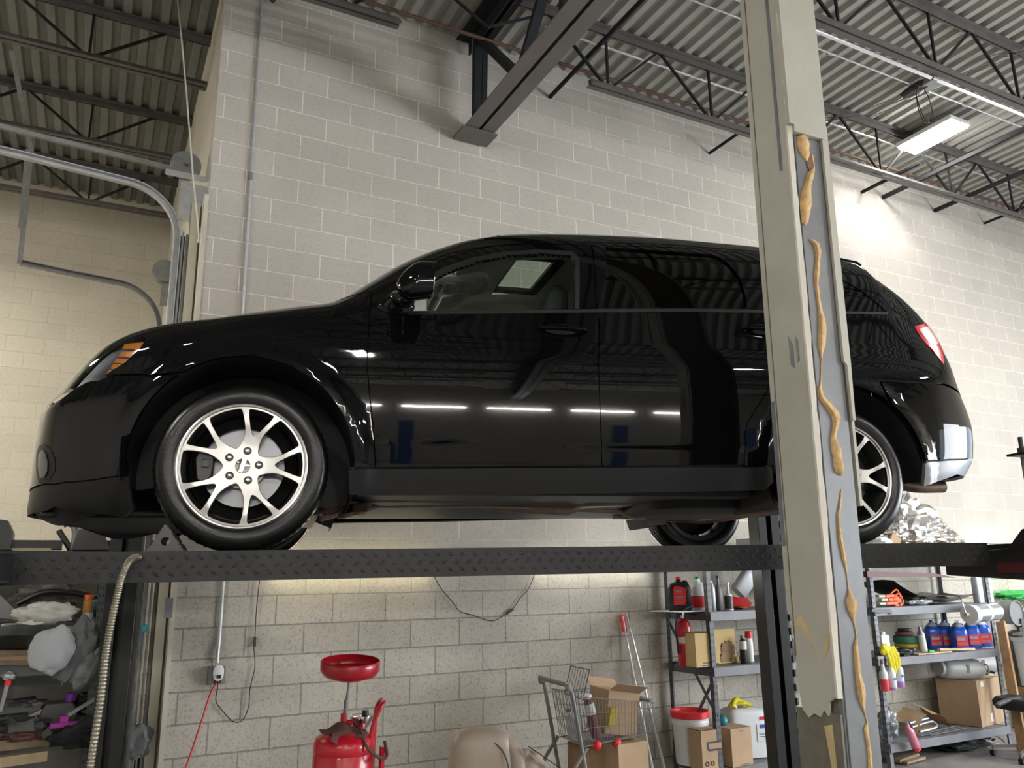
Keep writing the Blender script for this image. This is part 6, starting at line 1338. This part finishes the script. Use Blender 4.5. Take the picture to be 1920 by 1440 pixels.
one('grease_gun', MB().cyl((0, 0, .0), (.02, 0, .16), .014, n=12).cyl((.02, 0, .16), (.024, 0, .19), .02, n=12, mi=1).blob((.025, 0, .215), (.04, .03, .03), 2, .3), ['sil', 'redpl'], 'hanging tool with a red ring at the left edge under the second shelf', 'tool', loc=(X_(3, 1320, 6.45), 6.42, .93))
def lump(name, lab, cat, px, py, Y, z, r, m, seed, amp=.35, n=26, e=.7, rot=None): return one(name, MB().blob((0, 0, r[2]), r, seed, amp, n=n, e=e), m, lab, cat, loc=(X_(px, py, Y), Y, z), rot=rot or (0, 0, 0), smooth=30)
t = thing('engine_cover', 'black plastic engine part with a purple cap on the lower shelf of the left rack', 'engine part', (X_(110, 1345, 6.55), 6.55, z3))
part('housing', MB().prism([(-.10, .0), (.10, 0), (.11, .09), (.07, .15), (-.08, .15), (-.11, .10)], -.09, .09, 'XZ'), 'castiron', t, bevel=.008); part('purple_cap', MB().cyl((.06, 0, .15), (.06, 0, .20), .032), 'purple', t); part('arm', MB().bar((-.09, -.05, .11), (-.26, -.06, .04), .03, .02), 'sil', t)
lump('engine_part', 'black lumpy engine part at the left edge of the lower shelf', 'engine part', 30, 1330, 6.6, z3+.06, (.17, .11, .06), 'castiron', 3); lump('engine_part', 'black engine part right of the purple capped one', 'engine part', 162, 1330, 6.65, z3+.04, (.10, .09, .07), 'blk', 8); lump('engine_part', 'dusty grey metal part in front at the left of the lower shelf', 'engine part', 40, 1380, 6.45, z3-.02, (.13, .08, .05), 'castiron', 15, .5); lump('oily_rag', 'brown oily rag at the front of the lower shelf', 'rag', 45, 1400, 6.42, z3-.06, (.12, .07, .03), 'rag', 18, .5)
t = thing('bottle_jack', 'magenta floor jack with a long grey lever on the lower shelf', 'jack', (X_(125, 1395, 6.42), 6.38, z3-.02))
part('body', MB().box((0, 0, .045), (.22, .06, .035)).box((-.03, 0, .08), (.05, .05, .05)), 'magenta', t, bevel=.006); part('lever', MB().bar((-.03, 0, .09), (.16, .02, .20), .022, .022), 'sil', t); part('roller', MB().cyl((-.12, -.03, .0), (-.12, .03, .0), .028).bar((-.12, 0, .02), (-.08, 0, .05), .04, .03), 'castiron', t)
one('black_jacket', MB().blob((0, 0, .08), (.17, .10, .09), 21, .45, n=34), 'blkcloth', 'black cloth heaped at the front of the lower shelf beside the ribbed hose', 'cloth', loc=(X_(150, 1420, 6.4), 6.36, z3-.12), smooth=40)
one('wooden_beam', MB().bar((-1.2, 6.42, .70), (.0, 6.42, .74), .07, .06), 'woodold', 'weathered wooden beam under the lower shelf at the bottom left', 'beam'); one('wooden_beam', MB().bar((-1.2, 6.36, .60), (-.12, 6.36, .65), .07, .06), 'woodpale', 'paler wooden beam below the weathered one at the bottom left', 'beam')
one('grey_bag', MB().blob((0, 0, .1), (.10, .09, .11), 25, .35, n=30), 'sheetg', 'grey cloth bag stuffed behind the left lift post', 'bag', loc=(X_(250, 1410, 6.12), 6.12, .62), smooth=40); one('dark_bag', MB().blob((0, 0, .1), (.12, .09, .16), 28, .35, n=30), 'blkcloth', 'black bag on the floor behind the left lift post', 'bag', loc=(X_(245, 1420, 6.4), 6.42, .38), smooth=40)
one('teal_tape', MB().box((0, 0, 0), (.045, .004, .045)), 'cyan', 'bright teal tape on the galvanised rail behind the left lift post', 'tape', loc=(.385, 6.245, at(276, 1178, 6.25)[2])); one('grey_tape', MB().box((0, 0, 0), (.05, .004, .13)), 'grey', 'grey tape patch on the white door jamb', 'tape', loc=(.505, YW-.016, at(311, 1140, 6.03)[2]))
# on top of the left rack
zt = 1.952
t = thing('exhaust_bend', 'bent steel exhaust pipe on top of the left rack, left of the two bends', 'exhaust pipe', (X_(125, 1020, 6.5), 6.5, zt)); part('pipe', MB().tube(spline([(.04, 0, 0), (.045, 0, .10), (.03, 0, .165), (-.01, 0, .185), (-.035, 0, .17)], 6), .020, n=14), 'galvd', t); part('stub', MB().tube(spline([(.03, .03, .0), (-.0, .03, .05), (-.06, .03, .14)], 5), .02, n=12), 'castiron', t)
one('exhaust_bend', MB().tube(spline([(.03, 0, .03), (-.0, 0, .09), (.02, 0, .15), (.03, 0, .21), (.015, 0, .27)], 6), .024, n=14), 'galvd', 'wavy steel exhaust pipe on top of the left rack, right of the two bends', 'exhaust pipe', loc=(X_(145, 1000, 6.5), 6.5, zt))
one('black_wedge', MB().prism([(-.12, 0), (.13, 0), (.06, .14), (-.09, .14)], -.1, .1, 'XZ'), 'dgrey', 'black wedge shaped plastic block on top of the left rack', 'block', loc=(X_(172, 1010, 6.5), 6.5, zt), bevel=.005); one('black_slab', MB().prism([(-.14, 0), (.14, 0), (.11, .05), (-.10, .05)], -.1, .1, 'XZ'), 'dgrey', 'low black slab right of the wedge shaped block', 'block', loc=(.14, 6.3, zt+.02), bevel=.004) if 0 else None
one('black_board', MB().box((0, 0, .035), (.42, .2, .06)).box((-.0, -.08, .005), (.3, .1, .01), mi=1), ['blk', 'woodpale'], 'black flat case on top of the left rack at the left', 'case', loc=(X_(50, 1028, 6.5), 6.5, zt)); one('black_box', MB().prism([(-.12, 0), (.07, 0), (.07, .11), (.03, .19), (-.12, .21)], -.1, .1, 'XZ'), 'blk', 'black plastic box with a slanted corner at the left picture edge', 'box', loc=(X_(2, 1010, 6.45), 6.45, zt))
